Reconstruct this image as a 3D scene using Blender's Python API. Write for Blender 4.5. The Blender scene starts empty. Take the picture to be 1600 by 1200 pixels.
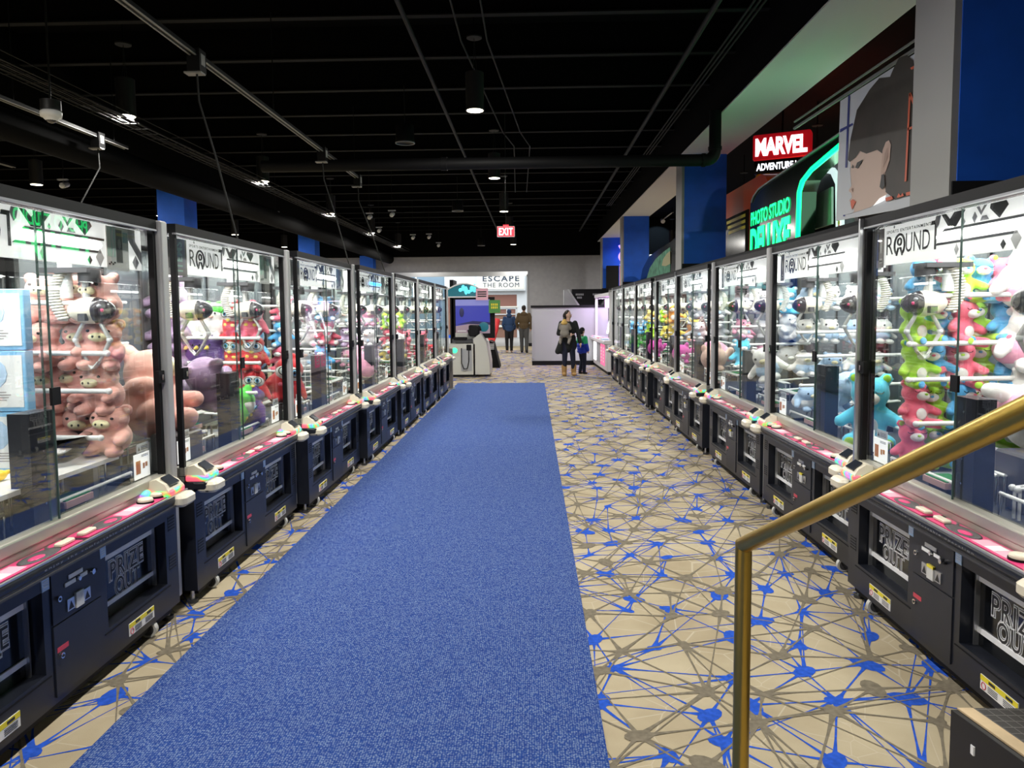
import bpy, bmesh, math, random
from mathutils import Vector, Matrix, Euler
random.seed(7)
PI = math.pi
S = bpy.context.scene
COL = S.collection

# ---------------------------------------------------------------- camera
F = 1150.0
SH = -30.0
PITCH = math.atan((116 + SH) / F); YAW = math.atan(32 / F); ROLL = 0.009
EYE = Vector((0, 0, 1.65))
_f = Vector((-math.sin(YAW) * math.cos(PITCH), math.cos(YAW) * math.cos(PITCH), -math.sin(PITCH)))
_r = Vector((math.cos(YAW), math.sin(YAW), 0))
_u = _r.cross(_f)
_r2 = _r * math.cos(ROLL) - _u * math.sin(ROLL)
_u2 = _u * math.cos(ROLL) + _r * math.sin(ROLL)
cam = bpy.data.objects.new('camera', bpy.data.cameras.new('camera'))
COL.objects.link(cam)
cam.data.sensor_width = 36.0
cam.data.lens = F / 1600 * 36.0
cam.data.shift_y = SH / 1600
cam.data.clip_start = 0.05; cam.data.clip_end = 200
cam.matrix_world = Matrix(((_r2.x, _u2.x, -_f.x, EYE.x), (_r2.y, _u2.y, -_f.y, EYE.y), (_r2.z, _u2.z, -_f.z, EYE.z), (0, 0, 0, 1)))
S.camera = cam

def at(x, y, axis, val):
    """the point of the world plane (axis = val) that a pixel of the photograph looks at"""
    d = _f + _r2 * ((x - 800) / F) - _u2 * ((y - 600 - SH) / F)
    return EYE + d * ((val - EYE[axis]) / d[axis])

# ---------------------------------------------------------------- light
S.view_settings.view_transform = 'Standard'
S.view_settings.look = 'None'
S.view_settings.gamma = 1.0
S.view_settings.use_curve_mapping = False
S.view_settings.exposure = 0.35
S.cycles.transparent_max_bounces = 40
S.cycles.max_bounces = 7
S.cycles.diffuse_bounces = 3
S.cycles.glossy_bounces = 3
S.cycles.sample_clamp_indirect = 4.0
S.cycles.caustics_reflective = False
S.cycles.caustics_refractive = False
W = bpy.data.worlds.new('world'); S.world = W
W.use_nodes = True
W.node_tree.nodes['Background'].inputs[0].default_value = (0.75, 0.85, 1.0, 1)
W.node_tree.nodes['Background'].inputs[1].default_value = 0.012
P_PENDANT = 128.0      # disc lamp in each pendant
P_MACHINE = 31.0       # tube lamp inside each claw machine
E_TUBE = 9.0           # glow of the tube's own surface
P_MALL = 800.0         # daylight of the mall beyond the doorway

# ---------------------------------------------------------------- materials
M = {}
def mat(name, col, rough=0.5, metal=0.0, emit=0.0, ecol=None, spec=0.5, trans=0.0, noise=None, coat=0.0, sheen=0.0):
    m = bpy.data.materials.new(name); m.use_nodes = True
    nt = m.node_tree; b = nt.nodes['Principled BSDF']
    b.inputs['Base Color'].default_value = (*col, 1)
    b.inputs['Roughness'].default_value = rough
    b.inputs['Metallic'].default_value = metal
    b.inputs['Specular IOR Level'].default_value = spec
    if coat: b.inputs['Coat Weight'].default_value = coat
    if sheen: b.inputs['Sheen Weight'].default_value = sheen; b.inputs['Sheen Roughness'].default_value = 0.5
    if emit:
        b.inputs['Emission Color'].default_value = (*(ecol or col), 1)
        b.inputs['Emission Strength'].default_value = emit
    if noise:   # (scale, amount[, bump])
        tc = nt.nodes.new('ShaderNodeTexCoord'); n = nt.nodes.new('ShaderNodeTexNoise')
        n.inputs['Scale'].default_value = noise[0]; n.inputs['Detail'].default_value = 4
        nt.links.new(tc.outputs['Object'], n.inputs['Vector'])
        r = nt.nodes.new('ShaderNodeValToRGB')
        a = noise[1]
        r.color_ramp.elements[0].position = .3; r.color_ramp.elements[1].position = .7
        r.color_ramp.elements[0].color = (*[max(0, c * (1 - a)) for c in col], 1)
        r.color_ramp.elements[1].color = (*[min(1, c * (1 + a)) for c in col], 1)
        nt.links.new(n.outputs['Fac'], r.inputs[0]); nt.links.new(r.outputs[0], b.inputs['Base Color'])
        if len(noise) > 2:
            bp = nt.nodes.new('ShaderNodeBump'); bp.inputs['Strength'].default_value = noise[2]; bp.inputs['Distance'].default_value = .01
            nt.links.new(n.outputs['Fac'], bp.inputs['Height']); nt.links.new(bp.outputs[0], b.inputs['Normal'])
    M[name] = m
    return m

def glass(name, tint, rough=0.0, gain=1.0):
    m = bpy.data.materials.new(name); m.use_nodes = True
    nt = m.node_tree; nt.nodes.clear()
    out = nt.nodes.new('ShaderNodeOutputMaterial'); mix = nt.nodes.new('ShaderNodeMixShader')
    tr = nt.nodes.new('ShaderNodeBsdfTransparent'); gl = nt.nodes.new('ShaderNodeBsdfGlossy')
    fr = nt.nodes.new('ShaderNodeFresnel'); fr.inputs[0].default_value = 1.45
    mu = nt.nodes.new('ShaderNodeMath'); mu.operation = 'MULTIPLY'; mu.inputs[1].default_value = gain
    tr.inputs[0].default_value = (*tint, 1); gl.inputs['Roughness'].default_value = rough
    nt.links.new(fr.outputs[0], mu.inputs[0]); nt.links.new(mu.outputs[0], mix.inputs[0])
    nt.links.new(tr.outputs[0], mix.inputs[1]); nt.links.new(gl.outputs[0], mix.inputs[2])
    nt.links.new(mix.outputs[0], out.inputs[0])
    M[name] = m
    return m

mat('cabinet', (.011, .013, .020), .32, spec=.5, noise=(14, .12))
mat('cabinet_panel', (.014, .016, .024), .38, noise=(18, .1))
mat('black', (.006, .006, .007), .55, spec=.18)
mat('black_gloss', (.006, .007, .009), .12)
mat('dark_gray', (.05, .05, .055), .5)
mat('void', (.003, .003, .004), .8)
mat('gray', (.33, .34, .36), .45)
mat('post_gray', (.42, .42, .42), .38, metal=.25)
mat('silver', (.62, .63, .64), .28, metal=.9)
mat('chrome', (.8, .8, .8), .12, metal=1)
mat('sill', (.50, .48, .42), .35, metal=.6)
mat('cream', (.72, .66, .52), .35)
mat('white', (.80, .80, .80), .45)
mat('white_gloss', (.82, .82, .80), .2)
mat('strip_white', (.85, .85, .87), .4)
mat('pink', (.70, .05, .19), .3)
mat('pink_pale', (.78, .42, .52), .35)
mat('header_white', (.86, .86, .85), .4, emit=.58, ecol=(1, 1, .97))
mat('header_gray', (.36, .36, .38), .45)
mat('header_dark', (.02, .022, .026), .4)
mat('hatch', (.55, .55, .55), .45)
mat('yellow', (.78, .66, .03), .45)
mat('orange', (.75, .30, .05), .45)
mat('red', (.60, .03, .03), .4)
mat('label_red', (.55, .05, .08), .4)
mat('sticker_blue', (.45, .62, .85), .4)
mat('ink', (.02, .02, .022), .5)
mat('turf', (.02, .20, .05), .9, noise=(260, .5, .8))
mat('board_edge', (.55, .34, .33), .5)
mat('tray_floor', (.045, .048, .052), .55, noise=(30, .3))
mat('back_panel', (.10, .115, .135), .3)
mat('rod_white', (.82, .82, .80), .3)
mat('coil', (.74, .72, .64), .45)
mat('claw_shell', (.72, .68, .56), .25)
mat('visor', (.04, .035, .04), .08, coat=.5)
mat('claw_arm', (.70, .70, .68), .25, metal=.4)
mat('acrylic', (.75, .78, .78), .15)
mat('tube', (1, 1, 1), .5, emit=E_TUBE, ecol=(1, .985, .95))
mat('tube_blue', (.1, .4, 1), .5, emit=7, ecol=(.04, .32, 1))
mat('screen', (.02, .025, .035), .12)
mat('rubber', (.02, .02, .02), .7)
mat('caster_gray', (.55, .55, .52), .5)
mat('poster_dark', (.08, .075, .08), .4)
mat('poster_mid', (.30, .28, .28), .4)
mat('poster_light', (.62, .62, .60), .4)
mat('poster_mint', (.42, .60, .52), .4)
mat('poster_teal', (.16, .30, .33), .4)
mat('poster_amber', (.55, .36, .15), .4)
glass('glass', (.975, .988, .980), 0.0, 0.24)
glass('acrylic_clear', (.90, .92, .92), .05, 1.0)
mat('pane_edge', (.06, .10, .09), .2)
def led(name):
    m = bpy.data.materials.new(name); m.use_nodes = True
    nt = m.node_tree; b = nt.nodes['Principled BSDF']
    tc = nt.nodes.new('ShaderNodeTexCoord'); v = nt.nodes.new('ShaderNodeTexNoise'); r = nt.nodes.new('ShaderNodeValToRGB')
    v.inputs['Scale'].default_value = 16; v.inputs['Detail'].default_value = 0
    oi = nt.nodes.new('ShaderNodeObjectInfo'); ad = nt.nodes.new('ShaderNodeVectorMath'); ad.operation = 'ADD'
    mu = nt.nodes.new('ShaderNodeMath'); mu.operation = 'MULTIPLY'; mu.inputs[1].default_value = 40
    nt.links.new(oi.outputs['Random'], mu.inputs[0])
    nt.links.new(tc.outputs['Object'], ad.inputs[0]); nt.links.new(mu.outputs[0], ad.inputs[1])
    nt.links.new(ad.outputs[0], v.inputs['Vector']); nt.links.new(v.outputs['Fac'], r.inputs[0])
    r.color_ramp.interpolation = 'LINEAR'
    cs = [(.30, (1, .10, .18)), (.42, (1, .35, .08)), (.50, (.15, 1, .12)), (.58, (.05, .9, .75)), (.66, (.25, .25, 1)), (.74, (1, .2, .6))]
    els = r.color_ramp.elements
    els[0].position, els[0].color = cs[0][0], (*cs[0][1], 1)
    els[1].position, els[1].color = cs[-1][0], (*cs[-1][1], 1)
    for p, c in cs[1:-1]:
        e = els.new(p); e.color = (*c, 1)
    b.inputs['Base Color'].default_value = (.12, .12, .12, 1)
    nt.links.new(r.outputs[0], b.inputs['Emission Color']); b.inputs['Emission Strength'].default_value = .8
    M[name] = m
led('led')

# ---------------------------------------------------------------- mesh builder
_txt = {}
def text_geo(s, offset=0.0, spacing=1.0):
    k = (s, offset, spacing)
    if k in _txt: return _txt[k]
    c = bpy.data.curves.new('t', 'FONT'); c.body = s; c.size = 1.0; c.offset = offset; c.space_character = spacing
    c.resolution_u = 3; c.align_x = 'LEFT'
    o = bpy.data.objects.new('t', c); COL.objects.link(o)
    dg = bpy.context.evaluated_depsgraph_get()
    me = bpy.data.meshes.new_from_object(o.evaluated_get(dg))
    vs = [v.co.copy() for v in me.vertices]; fs = [tuple(p.vertices) for p in me.polygons]
    bpy.data.objects.remove(o); bpy.data.curves.remove(c); bpy.data.meshes.remove(me)
    _txt[k] = (vs, fs)
    return vs, fs

class MB:
    def __init__(s): s.v = []; s.f = []; s.m = []; s.sm = []; s.mats = []; s.T = None
    def mi(s, m):
        if m not in s.mats: s.mats.append(m)
        return s.mats.index(m)
    def add(s, vs, fs, m, smooth=False):
        o = len(s.v); i = s.mi(m)
        for v in vs:
            v = Vector(v)
            s.v.append(s.T @ v if s.T is not None else v)
        for f in fs:
            s.f.append(tuple(o + k for k in f)); s.m.append(i); s.sm.append(smooth)
        return s
    def box(s, x0, y0, z0, x1, y1, z1, m):
        vs = [(x0, y0, z0), (x1, y0, z0), (x1, y1, z0), (x0, y1, z0), (x0, y0, z1), (x1, y0, z1), (x1, y1, z1), (x0, y1, z1)]
        fs = [(0, 3, 2, 1), (4, 5, 6, 7), (0, 1, 5, 4), (1, 2, 6, 5), (2, 3, 7, 6), (3, 0, 4, 7)]
        return s.add(vs, fs, m)
    def rbox(s, x0, y0, z0, x1, y1, z1, m, r=.01, n=3, axis='z'):
        """box with four edges rounded, extruded along axis, its end faces chamfered"""
        ax = 'xyz'.index(axis); lo = [x0, y0, z0]; hi = [x1, y1, z1]
        a, b = [(1, 2), (2, 0), (0, 1)][ax]
        c = min(r * .5, (hi[ax] - lo[ax]) * .25)
        rings = []
        for (t, ins) in ((lo[ax], c), (lo[ax] + c, 0), (hi[ax] - c, 0), (hi[ax], c)):
            ring = []
            for (sa, sb, a0) in ((1, 1, 0), (-1, 1, PI / 2), (-1, -1, PI), (1, -1, 1.5 * PI)):
                ca = (hi[a] - r if sa > 0 else lo[a] + r); cb = (hi[b] - r if sb > 0 else lo[b] + r)
                for k in range(n + 1):
                    g = a0 + PI / 2 * k / n; rr = r - ins
                    p = [0, 0, 0]; p[ax] = t; p[a] = ca + rr * math.cos(g); p[b] = cb + rr * math.sin(g)
                    ring.append(tuple(p))
            rings.append(ring)
        k = len(rings[0]); vs = sum(rings, []); fs = []
        for j in range(3):
            for i in range(k):
                fs.append((j * k + i, j * k + (i + 1) % k, (j + 1) * k + (i + 1) % k, (j + 1) * k + i))
        fs.append(tuple(reversed(range(k)))); fs.append(tuple(range(3 * k, 4 * k)))
        return s.add(vs, fs, m)
    def cyl(s, p0, p1, r0, m, r1=None, n=12, caps=True, smooth=True):
        p0 = Vector(p0); p1 = Vector(p1); r1 = r0 if r1 is None else r1
        d = (p1 - p0).normalized(); a = d.orthogonal().normalized(); b = d.cross(a)
        vs = []
        for p, r in ((p0, r0), (p1, r1)):
            for k in range(n):
                t = 2 * PI * k / n; vs.append(p + a * (r * math.cos(t)) + b * (r * math.sin(t)))
        s.add(vs, [(k, (k + 1) % n, n + (k + 1) % n, n + k) for k in range(n)], m, smooth)
        if caps: s.add(vs, [tuple(reversed(range(n))), tuple(range(n, 2 * n))], m)
        return s
    def tube(s, pts, r, m, n=8, closed=False):
        pts = [Vector(p) for p in pts]; rs = r if isinstance(r, (list, tuple)) else [r] * len(pts)
        rings = []; prev = None
        for i, p in enumerate(pts):
            d = (pts[min(i + 1, len(pts) - 1)] - pts[max(i - 1, 0)]).normalized()
            a = d.orthogonal().normalized() if prev is None else (prev - d * prev.dot(d)).normalized()
            prev = a; b = d.cross(a)
            rings.append([p + a * (rs[i] * math.cos(2 * PI * k / n)) + b * (rs[i] * math.sin(2 * PI * k / n)) for k in range(n)])
        vs = sum(rings, []); fs = []
        for j in range(len(pts) - 1):
            for i in range(n): fs.append((j * n + i, j * n + (i + 1) % n, (j + 1) * n + (i + 1) % n, (j + 1) * n + i))
        s.add(vs, fs, m, True)
        s.add(rings[0], [tuple(reversed(range(n)))], m); s.add(rings[-1], [tuple(range(n))], m)
        return s
    def ell(s, c, r, m, nu=14, nv=9, rot=None, z0=-1.0, z1=1.0):
        """ellipsoid, or the slice of it between two heights of the unit sphere"""
        R = Euler(rot).to_matrix() if rot else None; r = r if isinstance(r, (list, tuple)) else (r, r, r)
        t0 = math.asin(z0); t1 = math.asin(z1); rings = []
        for j in range(nv + 1):
            t = t0 + (t1 - t0) * j / nv
            rings.append([Vector((r[0] * math.cos(t) * math.cos(2 * PI * k / nu), r[1] * math.cos(t) * math.sin(2 * PI * k / nu), r[2] * math.sin(t))) for k in range(nu)])
        vs = [(R @ v if R else v) + Vector(c) for v in sum(rings, [])]; fs = []
        for j in range(nv):
            for i in range(nu): fs.append((j * nu + i, j * nu + (i + 1) % nu, (j + 1) * nu + (i + 1) % nu, (j + 1) * nu + i))
        s.add(vs, fs, m, True)
        if z0 > -1: s.add(vs[:nu], [tuple(reversed(range(nu)))], m)
        if z1 < 1: s.add(vs[-nu:], [tuple(range(nu))], m)
        return s
    def lathe(s, c, prof, m, n=20, smooth=True):
        c = Vector(c); vs = []
        for (r, z) in prof:
            for k in range(n): vs.append(c + Vector((r * math.cos(2 * PI * k / n), r * math.sin(2 * PI * k / n), z)))
        fs = []
        for j in range(len(prof) - 1):
            for i in range(n): fs.append((j * n + i, j * n + (i + 1) % n, (j + 1) * n + (i + 1) % n, (j + 1) * n + i))
        return s.add(vs, fs, m, smooth)
    def poly(s, pts, m, thick=None, d=(0, 1, 0)):
        """flat polygon; with thick, extruded along d"""
        n = len(pts)
        if not thick: return s.add(pts, [tuple(range(n))], m)
        d = Vector(d) * thick
        vs = [Vector(p) for p in pts] + [Vector(p) + d for p in pts]
        return s.add(vs, [tuple(range(n)), tuple(reversed(range(n, 2 * n)))] + [(k, n + k, n + (k + 1) % n, (k + 1) % n) for k in range(n)], m)
    def xz(s, pts, y, m, thick=.002):
        return s.poly([(x, y, z) for x, z in pts], m, thick, (0, 1, 0))
    def text(s, t, m, x0, x1, z0, z1, y, offset=0.0, thick=0.0, spacing=1.0, pad=0.0, ref=None):
        """lettering stretched into the rectangle x0..x1, z0..z1 of the plane y, read from -y"""
        vs, fs = text_geo(t, offset, spacing)
        rv = text_geo(t, 0.0 if ref is None else ref, spacing)[0]
        ax0 = min(v.x for v in rv); ax1 = max(v.x for v in rv); ay0 = min(v.y for v in rv); ay1 = max(v.y for v in rv)
        sx = (x1 - x0) / (ax1 - ax0); sz = (z1 - z0) / (ay1 - ay0)
        return s.add([(x0 + (v.x - ax0) * sx, y, z0 + (v.y - ay0) * sz) for v in vs], fs, m)
    def build(s, name, parent=None, loc=None, rot=None):
        me = bpy.data.meshes.new(name)
        me.from_pydata([tuple(v) for v in s.v], [], s.f)
        for m in s.mats: me.materials.append(M[m])
        me.polygons.foreach_set('material_index', s.m); me.polygons.foreach_set('use_smooth', s.sm)
        me.update()
        return link(name, me, parent, loc, rot)

def link(name, data, parent=None, loc=None, rot=None):
    o = bpy.data.objects.new(name, data); COL.objects.link(o)
    if parent: o.parent = parent
    if loc: o.location = loc
    if rot: o.rotation_euler = rot
    return o
def join_ring(mb, c, d1, d2, r, L1, L2, m, n=28):
    """two round bars meeting in a mitre at c"""
    c = Vector(c); d1 = Vector(d1).normalized(); d2 = Vector(d2).normalized(); nn = (d1 + d2).normalized()
    a = d1.orthogonal().normalized(); b = d1.cross(a); ring = []
    for k in range(n):
        o = a * (r * math.cos(2 * PI * k / n)) + b * (r * math.sin(2 * PI * k / n)); ring.append(c + o - d1 * (o.dot(nn) / d1.dot(nn)))
    return [v - d1 * L1 for v in ring], ring, [v + d2 * L2 for v in ring]
def tag(o, label=None, cat=None, group=None, kind=None):
    if label: o['label'] = label
    if cat: o['category'] = cat
    if group: o['group'] = group
    if kind: o['kind'] = kind
    return o
def thing(name, label, cat, loc=(0, 0, 0), rz=0, group=None):
    return tag(link(name, None, None, loc, (0, 0, rz)), label, cat, group)
def struct(o): o['kind'] = 'structure'; return o
def copy_tree(o, parent=None):
    c = o.copy(); COL.objects.link(c)
    if parent: c.parent = parent
    for ch in o.children: copy_tree(ch, c)
    return c
ORD = ['first', 'second', 'third', 'fourth', 'fifth', 'sixth', 'seventh', 'eighth', 'ninth', 'tenth']
# ---------------------------------------------------------------- the room
def carpet_mats():
    m = bpy.data.materials.new('carpet_base'); m.use_nodes = True
    nt = m.node_tree; b = nt.nodes['Principled BSDF']; b.inputs['Roughness'].default_value = .95; b.inputs['Specular IOR Level'].default_value = .1
    tc = nt.nodes.new('ShaderNodeTexCoord'); n = nt.nodes.new('ShaderNodeTexNoise'); n.inputs['Scale'].default_value = 1.7; n.inputs['Detail'].default_value = 6
    v = nt.nodes.new('ShaderNodeTexVoronoi'); v.feature = 'DISTANCE_TO_EDGE'; v.inputs['Scale'].default_value = 4.2
    r = nt.nodes.new('ShaderNodeValToRGB'); r.color_ramp.elements[0].color = (.37, .305, .20, 1); r.color_ramp.elements[1].color = (.49, .42, .29, 1)
    r.color_ramp.elements[0].position = .35; r.color_ramp.elements[1].position = .65
    r2 = nt.nodes.new('ShaderNodeValToRGB'); r2.color_ramp.elements[0].color = (.55, .48, .35, 1); r2.color_ramp.elements[0].position = .0
    r2.color_ramp.elements[1].color = (0, 0, 0, 1); r2.color_ramp.elements[1].position = .05
    mx = nt.nodes.new('ShaderNodeMix'); mx.data_type = 'RGBA'; mx.blend_type = 'LIGHTEN'; mx.inputs[0].default_value = .8
    nt.links.new(tc.outputs['Object'], n.inputs['Vector']); nt.links.new(tc.outputs['Object'], v.inputs['Vector'])
    nt.links.new(n.outputs['Fac'], r.inputs[0]); nt.links.new(v.outputs['Distance'], r2.inputs[0])
    nt.links.new(r.outputs[0], mx.inputs[6]); nt.links.new(r2.outputs[0], mx.inputs[7]); nt.links.new(mx.outputs[2], b.inputs['Base Color'])
    n2 = nt.nodes.new('ShaderNodeTexNoise'); n2.inputs['Scale'].default_value = 320
    bp = nt.nodes.new('ShaderNodeBump'); bp.inputs['Strength'].default_value = .35; bp.inputs['Distance'].default_value = .004
    nt.links.new(tc.outputs['Object'], n2.inputs['Vector']); nt.links.new(n2.outputs['Fac'], bp.inputs['Height']); nt.links.new(bp.outputs[0], b.inputs['Normal'])
    M['carpet_base'] = m
    m = bpy.data.materials.new('runner'); m.use_nodes = True
    nt = m.node_tree; b = nt.nodes['Principled BSDF']; b.inputs['Roughness'].default_value = .95; b.inputs['Specular IOR Level'].default_value = .1
    tc = nt.nodes.new('ShaderNodeTexCoord'); mp = nt.nodes.new('ShaderNodeMapping')
    v = nt.nodes.new('ShaderNodeTexVoronoi'); v.inputs['Scale'].default_value = 1; v.inputs['Randomness'].default_value = .45
    mp.inputs['Scale'].default_value = (105, 88, 1)
    r = nt.nodes.new('ShaderNodeValToRGB')
    r.color_ramp.elements[0].color = (.215, .28, .41, 1); r.color_ramp.elements[0].position = .16
    r.color_ramp.elements[1].color = (.016, .056, .24, 1); r.color_ramp.elements[1].position = .56
    n = nt.nodes.new('ShaderNodeTexNoise'); n.inputs['Scale'].default_value = 26; n.inputs['Detail'].default_value = 5; n.inputs['Roughness'].default_value = .7
    r2 = nt.nodes.new('ShaderNodeValToRGB'); r2.color_ramp.elements[0].color = (.55, .60, .80, 1); r2.color_ramp.elements[1].color = (1.0, 1.0, 1.0, 1)
    r2.color_ramp.elements[0].position = .3; r2.color_ramp.elements[1].position = .7
    mx = nt.nodes.new('ShaderNodeMix'); mx.data_type = 'RGBA'; mx.blend_type = 'MULTIPLY'; mx.inputs[0].default_value = 1
    nt.links.new(tc.outputs['Object'], mp.inputs[0]); nt.links.new(mp.outputs[0], v.inputs['Vector']); nt.links.new(v.outputs['Distance'], r.inputs[0])
    nt.links.new(tc.outputs['Object'], n.inputs['Vector']); nt.links.new(n.outputs['Fac'], r2.inputs[0])
    nt.links.new(r.outputs[0], mx.inputs[6]); nt.links.new(r2.outputs[0], mx.inputs[7]); nt.links.new(mx.outputs[2], b.inputs['Base Color'])
    bp = nt.nodes.new('ShaderNodeBump'); bp.inputs['Strength'].default_value = .4; bp.inputs['Distance'].default_value = .003; bp.invert = True
    nt.links.new(v.outputs['Distance'], bp.inputs['Height']); nt.links.new(bp.outputs[0], b.inputs['Normal'])
    M['runner'] = m
carpet_mats()
mat('carpet_blue', (.022, .085, .48), .95, spec=.1, noise=(40, .25))
mat('carpet_taupe', (.185, .16, .118), .95, spec=.1, noise=(40, .2))
mat('ceiling_black', (.0032, .0032, .0034), .85, spec=.06)
mat('joist', (.0095, .010, .0095), .7, spec=.1)
mat('pipe_black', (.0042, .0042, .0045), .6, spec=.15)
mat('pipe_gray', (.014, .0145, .014), .6, spec=.2)
mat('wall_gray', (.31, .31, .33), .8, noise=(6, .06))
mat('wall_dark', (.045, .047, .055), .8)
mat('half_gray', (.24, .24, .235), .7, noise=(5, .06))
mat('cap_dark', (.018, .019, .021), .7, spec=.15)
mat('col_blue', (.009, .13, .76), .6, noise=(4, .08))
mat('col_gray', (.36, .36, .35), .7)
mat('soffit_white', (.70, .71, .68), .8)
mat('partition', (.34, .35, .37), .6)
mat('mall_white', (.75, .78, .80), .6)
mat('mall_blue', (.25, .36, .46), .3)
mat('brick', (.28, .13, .10), .8, noise=(60, .25))
mat('brown_wall', (.30, .16, .11), .7)
mat('mall_floor', (.45, .43, .40), .4)
mat('serif_blue', (.03, .05, .09), .5)
mat('cream_sign', (.85, .83, .74), .5)
mat('track_white', (.22, .22, .21), .5)

RX0, RX1, REND = -1.69, 0.268, 16.5
# floor: base slab plus the woven network of blue and taupe stars, one mesh
fb = MB()
fb.box(-17, -4, -.1, 10, 33.4, 0, 'carpet_base')
def flat(mb, pts, z, m): mb.add([(x, y, z) for x, y in pts], [tuple(range(len(pts)))], m)
def strand(a, b, w0, w1, z, m):
    z += random.uniform(0, .0004)
    a = Vector(a); b = Vector(b); d = b - a; L = d.length; d /= L; n = Vector((-d.y, d.x))
    st = [(0, w0), (.16, w1 * 1.9), (.34, w1), (.66, w1), (.84, w1 * 1.9), (1, w0)]
    for (t0, q0), (t1, q1) in zip(st, st[1:]):
        p0 = a + d * (L * t0); p1 = a + d * (L * t1)
        flat(fb, [p0 - n * q0, p1 - n * q1, p1 + n * q1, p0 + n * q0], z, m)
def network(sp, off, m, z, blob, w0, w1, keep=1.0):
    rr = random.Random(off[0] * 1000 + 3)
    nx = int(5.4 / sp); ny = int(31.6 / sp); P = {}
    for i in range(-nx // 2, nx // 2 + 2):
        for j in range(ny):
            P[i, j] = (off[0] + (i + .5 * (j % 2)) * sp + rr.uniform(-.30, .30) * sp, 1.5 + off[1] + j * sp * .92 + rr.uniform(-.30, .30) * sp)
    inside = lambda p: RX0 + .12 < p[0] < RX1 - .12 and p[1] < REND - .12
    for (i, j), p in P.items():
        if not -2.6 < p[0] < 2.5: continue
        for (di, dj) in ((1, 0), (0, 1), (1 if j % 2 else -1, 1), (0, 2), (2, 1), (-1, 2), (1, 2)):
            q = P.get((i + di, j + dj))
            if q is None or rr.random() > keep or (dj == 2 and rr.random() > .4) or (di == 2 and rr.random() > .4): continue
            if inside(p) and inside(q): continue
            strand(p, q, w0 * (1 if dj < 2 and di < 2 else .7), w1 * (1 if dj < 2 and di < 2 else .6), z, m)
        if inside(p): continue
        big = rr.choice((.55, .8, 1, 1, 1.25)); a0 = rr.uniform(0, PI); n = 12; pts = []
        for k in range(n):
            t = 2 * PI * k / n; x = blob * big * 1.3 * math.cos(t); y = blob * big * .8 * math.sin(t)
            pts.append((p[0] + x * math.cos(a0) - y * math.sin(a0), p[1] + x * math.sin(a0) + y * math.cos(a0)))
        flat(fb, pts, z + .0005, m)
network(.34, (.29, .18), 'carpet_blue', .0010, .050, .020, .0040, .72)
network(.36, (.11, .0), 'carpet_taupe', .0020, .046, .018, .0046, .80)
struct(fb.build('floor'))
rb = MB(); rb.box(RX0, -3.5, 0.0, RX1, REND, .007, 'runner')
tag(rb.build('carpet_runner'), 'long blue woven carpet runner down the middle of the aisle', 'carpet')

# ceiling deck, joists
ZJ = 5.2
cb = MB(); cb.box(-17, -4, 5.65, 10, 34, 5.75, 'ceiling_black'); struct(cb.build('ceiling'))
for k in range(-6, 17):
    jb = MB(); y = 9.17 + 1.48 * k
    jb.box(-17, y - .05, ZJ, 2.86, y + .05, ZJ + .02, 'joist'); jb.box(-17, y - .012, ZJ + .02, 2.86, y + .012, 5.65, 'ceiling_black')
    struct(jb.build('ceiling_joist'))
gb = MB(); gb.box(-17, 33.0, 4.05, 10, 33.25, 5.65, 'ceiling_black'); struct(gb.build('ceiling_beam_back'))
gb = MB(); gb.box(-7.9, -4, 4.45, -7.3, 33, 5.65, 'ceiling_black'); struct(gb.build('ceiling_beam_left'))

# walls
OX0, OX1, OZ = -7.6, -.20, 3.22
wb = MB()
wb.box(-17, 33.3, 0, OX0, 33.6, 5.65, 'wall_gray'); wb.box(OX1, 33.3, 0, 3.9, 33.6, 5.65, 'wall_gray'); wb.box(OX0, 33.3, OZ, OX1, 33.6, 5.65, 'wall_gray')
struct(wb.build('wall_back'))
mat('wall_blue', (.015, .12, .55), .6)
wb = MB(); wb.box(3.9, 33.3, 0, 10, 33.6, 5.65, 'wall_blue'); struct(wb.build('wall_back_blue'))
wb = MB(); wb.box(-17.2, -4, 0, -17, 33.6, 5.65, 'wall_dark'); struct(wb.build('wall_left'))
wb = MB(); wb.box(10, -4, 0, 10.2, 33.6, 5.65, 'wall_dark'); struct(wb.build('wall_right'))
wb = MB(); wb.box(-17, -4.2, 0, 10, -4, 5.65, 'wall_dark'); struct(wb.build('wall_front'))
bb = MB(); bb.box(OX1, 33.27, 0, 3.9, 33.3, .14, 'cap_dark'); struct(bb.build('baseboard_back'))
tb = MB()
tb.box(OX0, 33.22, OZ - .06, OX1 + .02, 33.32, OZ + .14, 'silver'); tb.box(OX1 - .03, 33.22, 0, OX1 + .03, 33.32, OZ, 'gray')
struct(tb.build('door_1'))
HX = 2.95
hb = MB(); hb.box(HX, -4, 0, HX + .14, 33.3, 2.36, 'half_gray'); struct(hb.build('wall_half_right'))
hb = MB(); hb.box(HX - .015, -4, 2.36, HX + .16, 33.3, 2.42, 'cap_dark'); struct(hb.build('trim_1'))
sb = MB(); sb.box(HX - .03, -4, 4.62, HX + .86, 33.0, 4.64, 'soffit_white'); sb.box(HX - .04, -4, 4.64, HX + .87, 33.0, 5.65, 'ceiling_black')
struct(sb.build('ceiling_soffit'))
for (y0, y1) in ((5.32, 5.86), (14.62, 15.2), (24.1, 24.7), (31.2, 31.8)):
    kb = MB(); kb.box(HX - .02, y0 + .004, 2.42, HX + .84, y1, 4.62, 'col_gray')
    kb.box(HX + .03, y0 - .004, 2.5, HX + .84, y0 + .006, 4.62, 'col_blue'); kb.box(HX - .005, y0 - .012, 2.42, HX + .845, y0 + .004, 2.52, 'cap_dark')
    struct(kb.build('column'))
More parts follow.
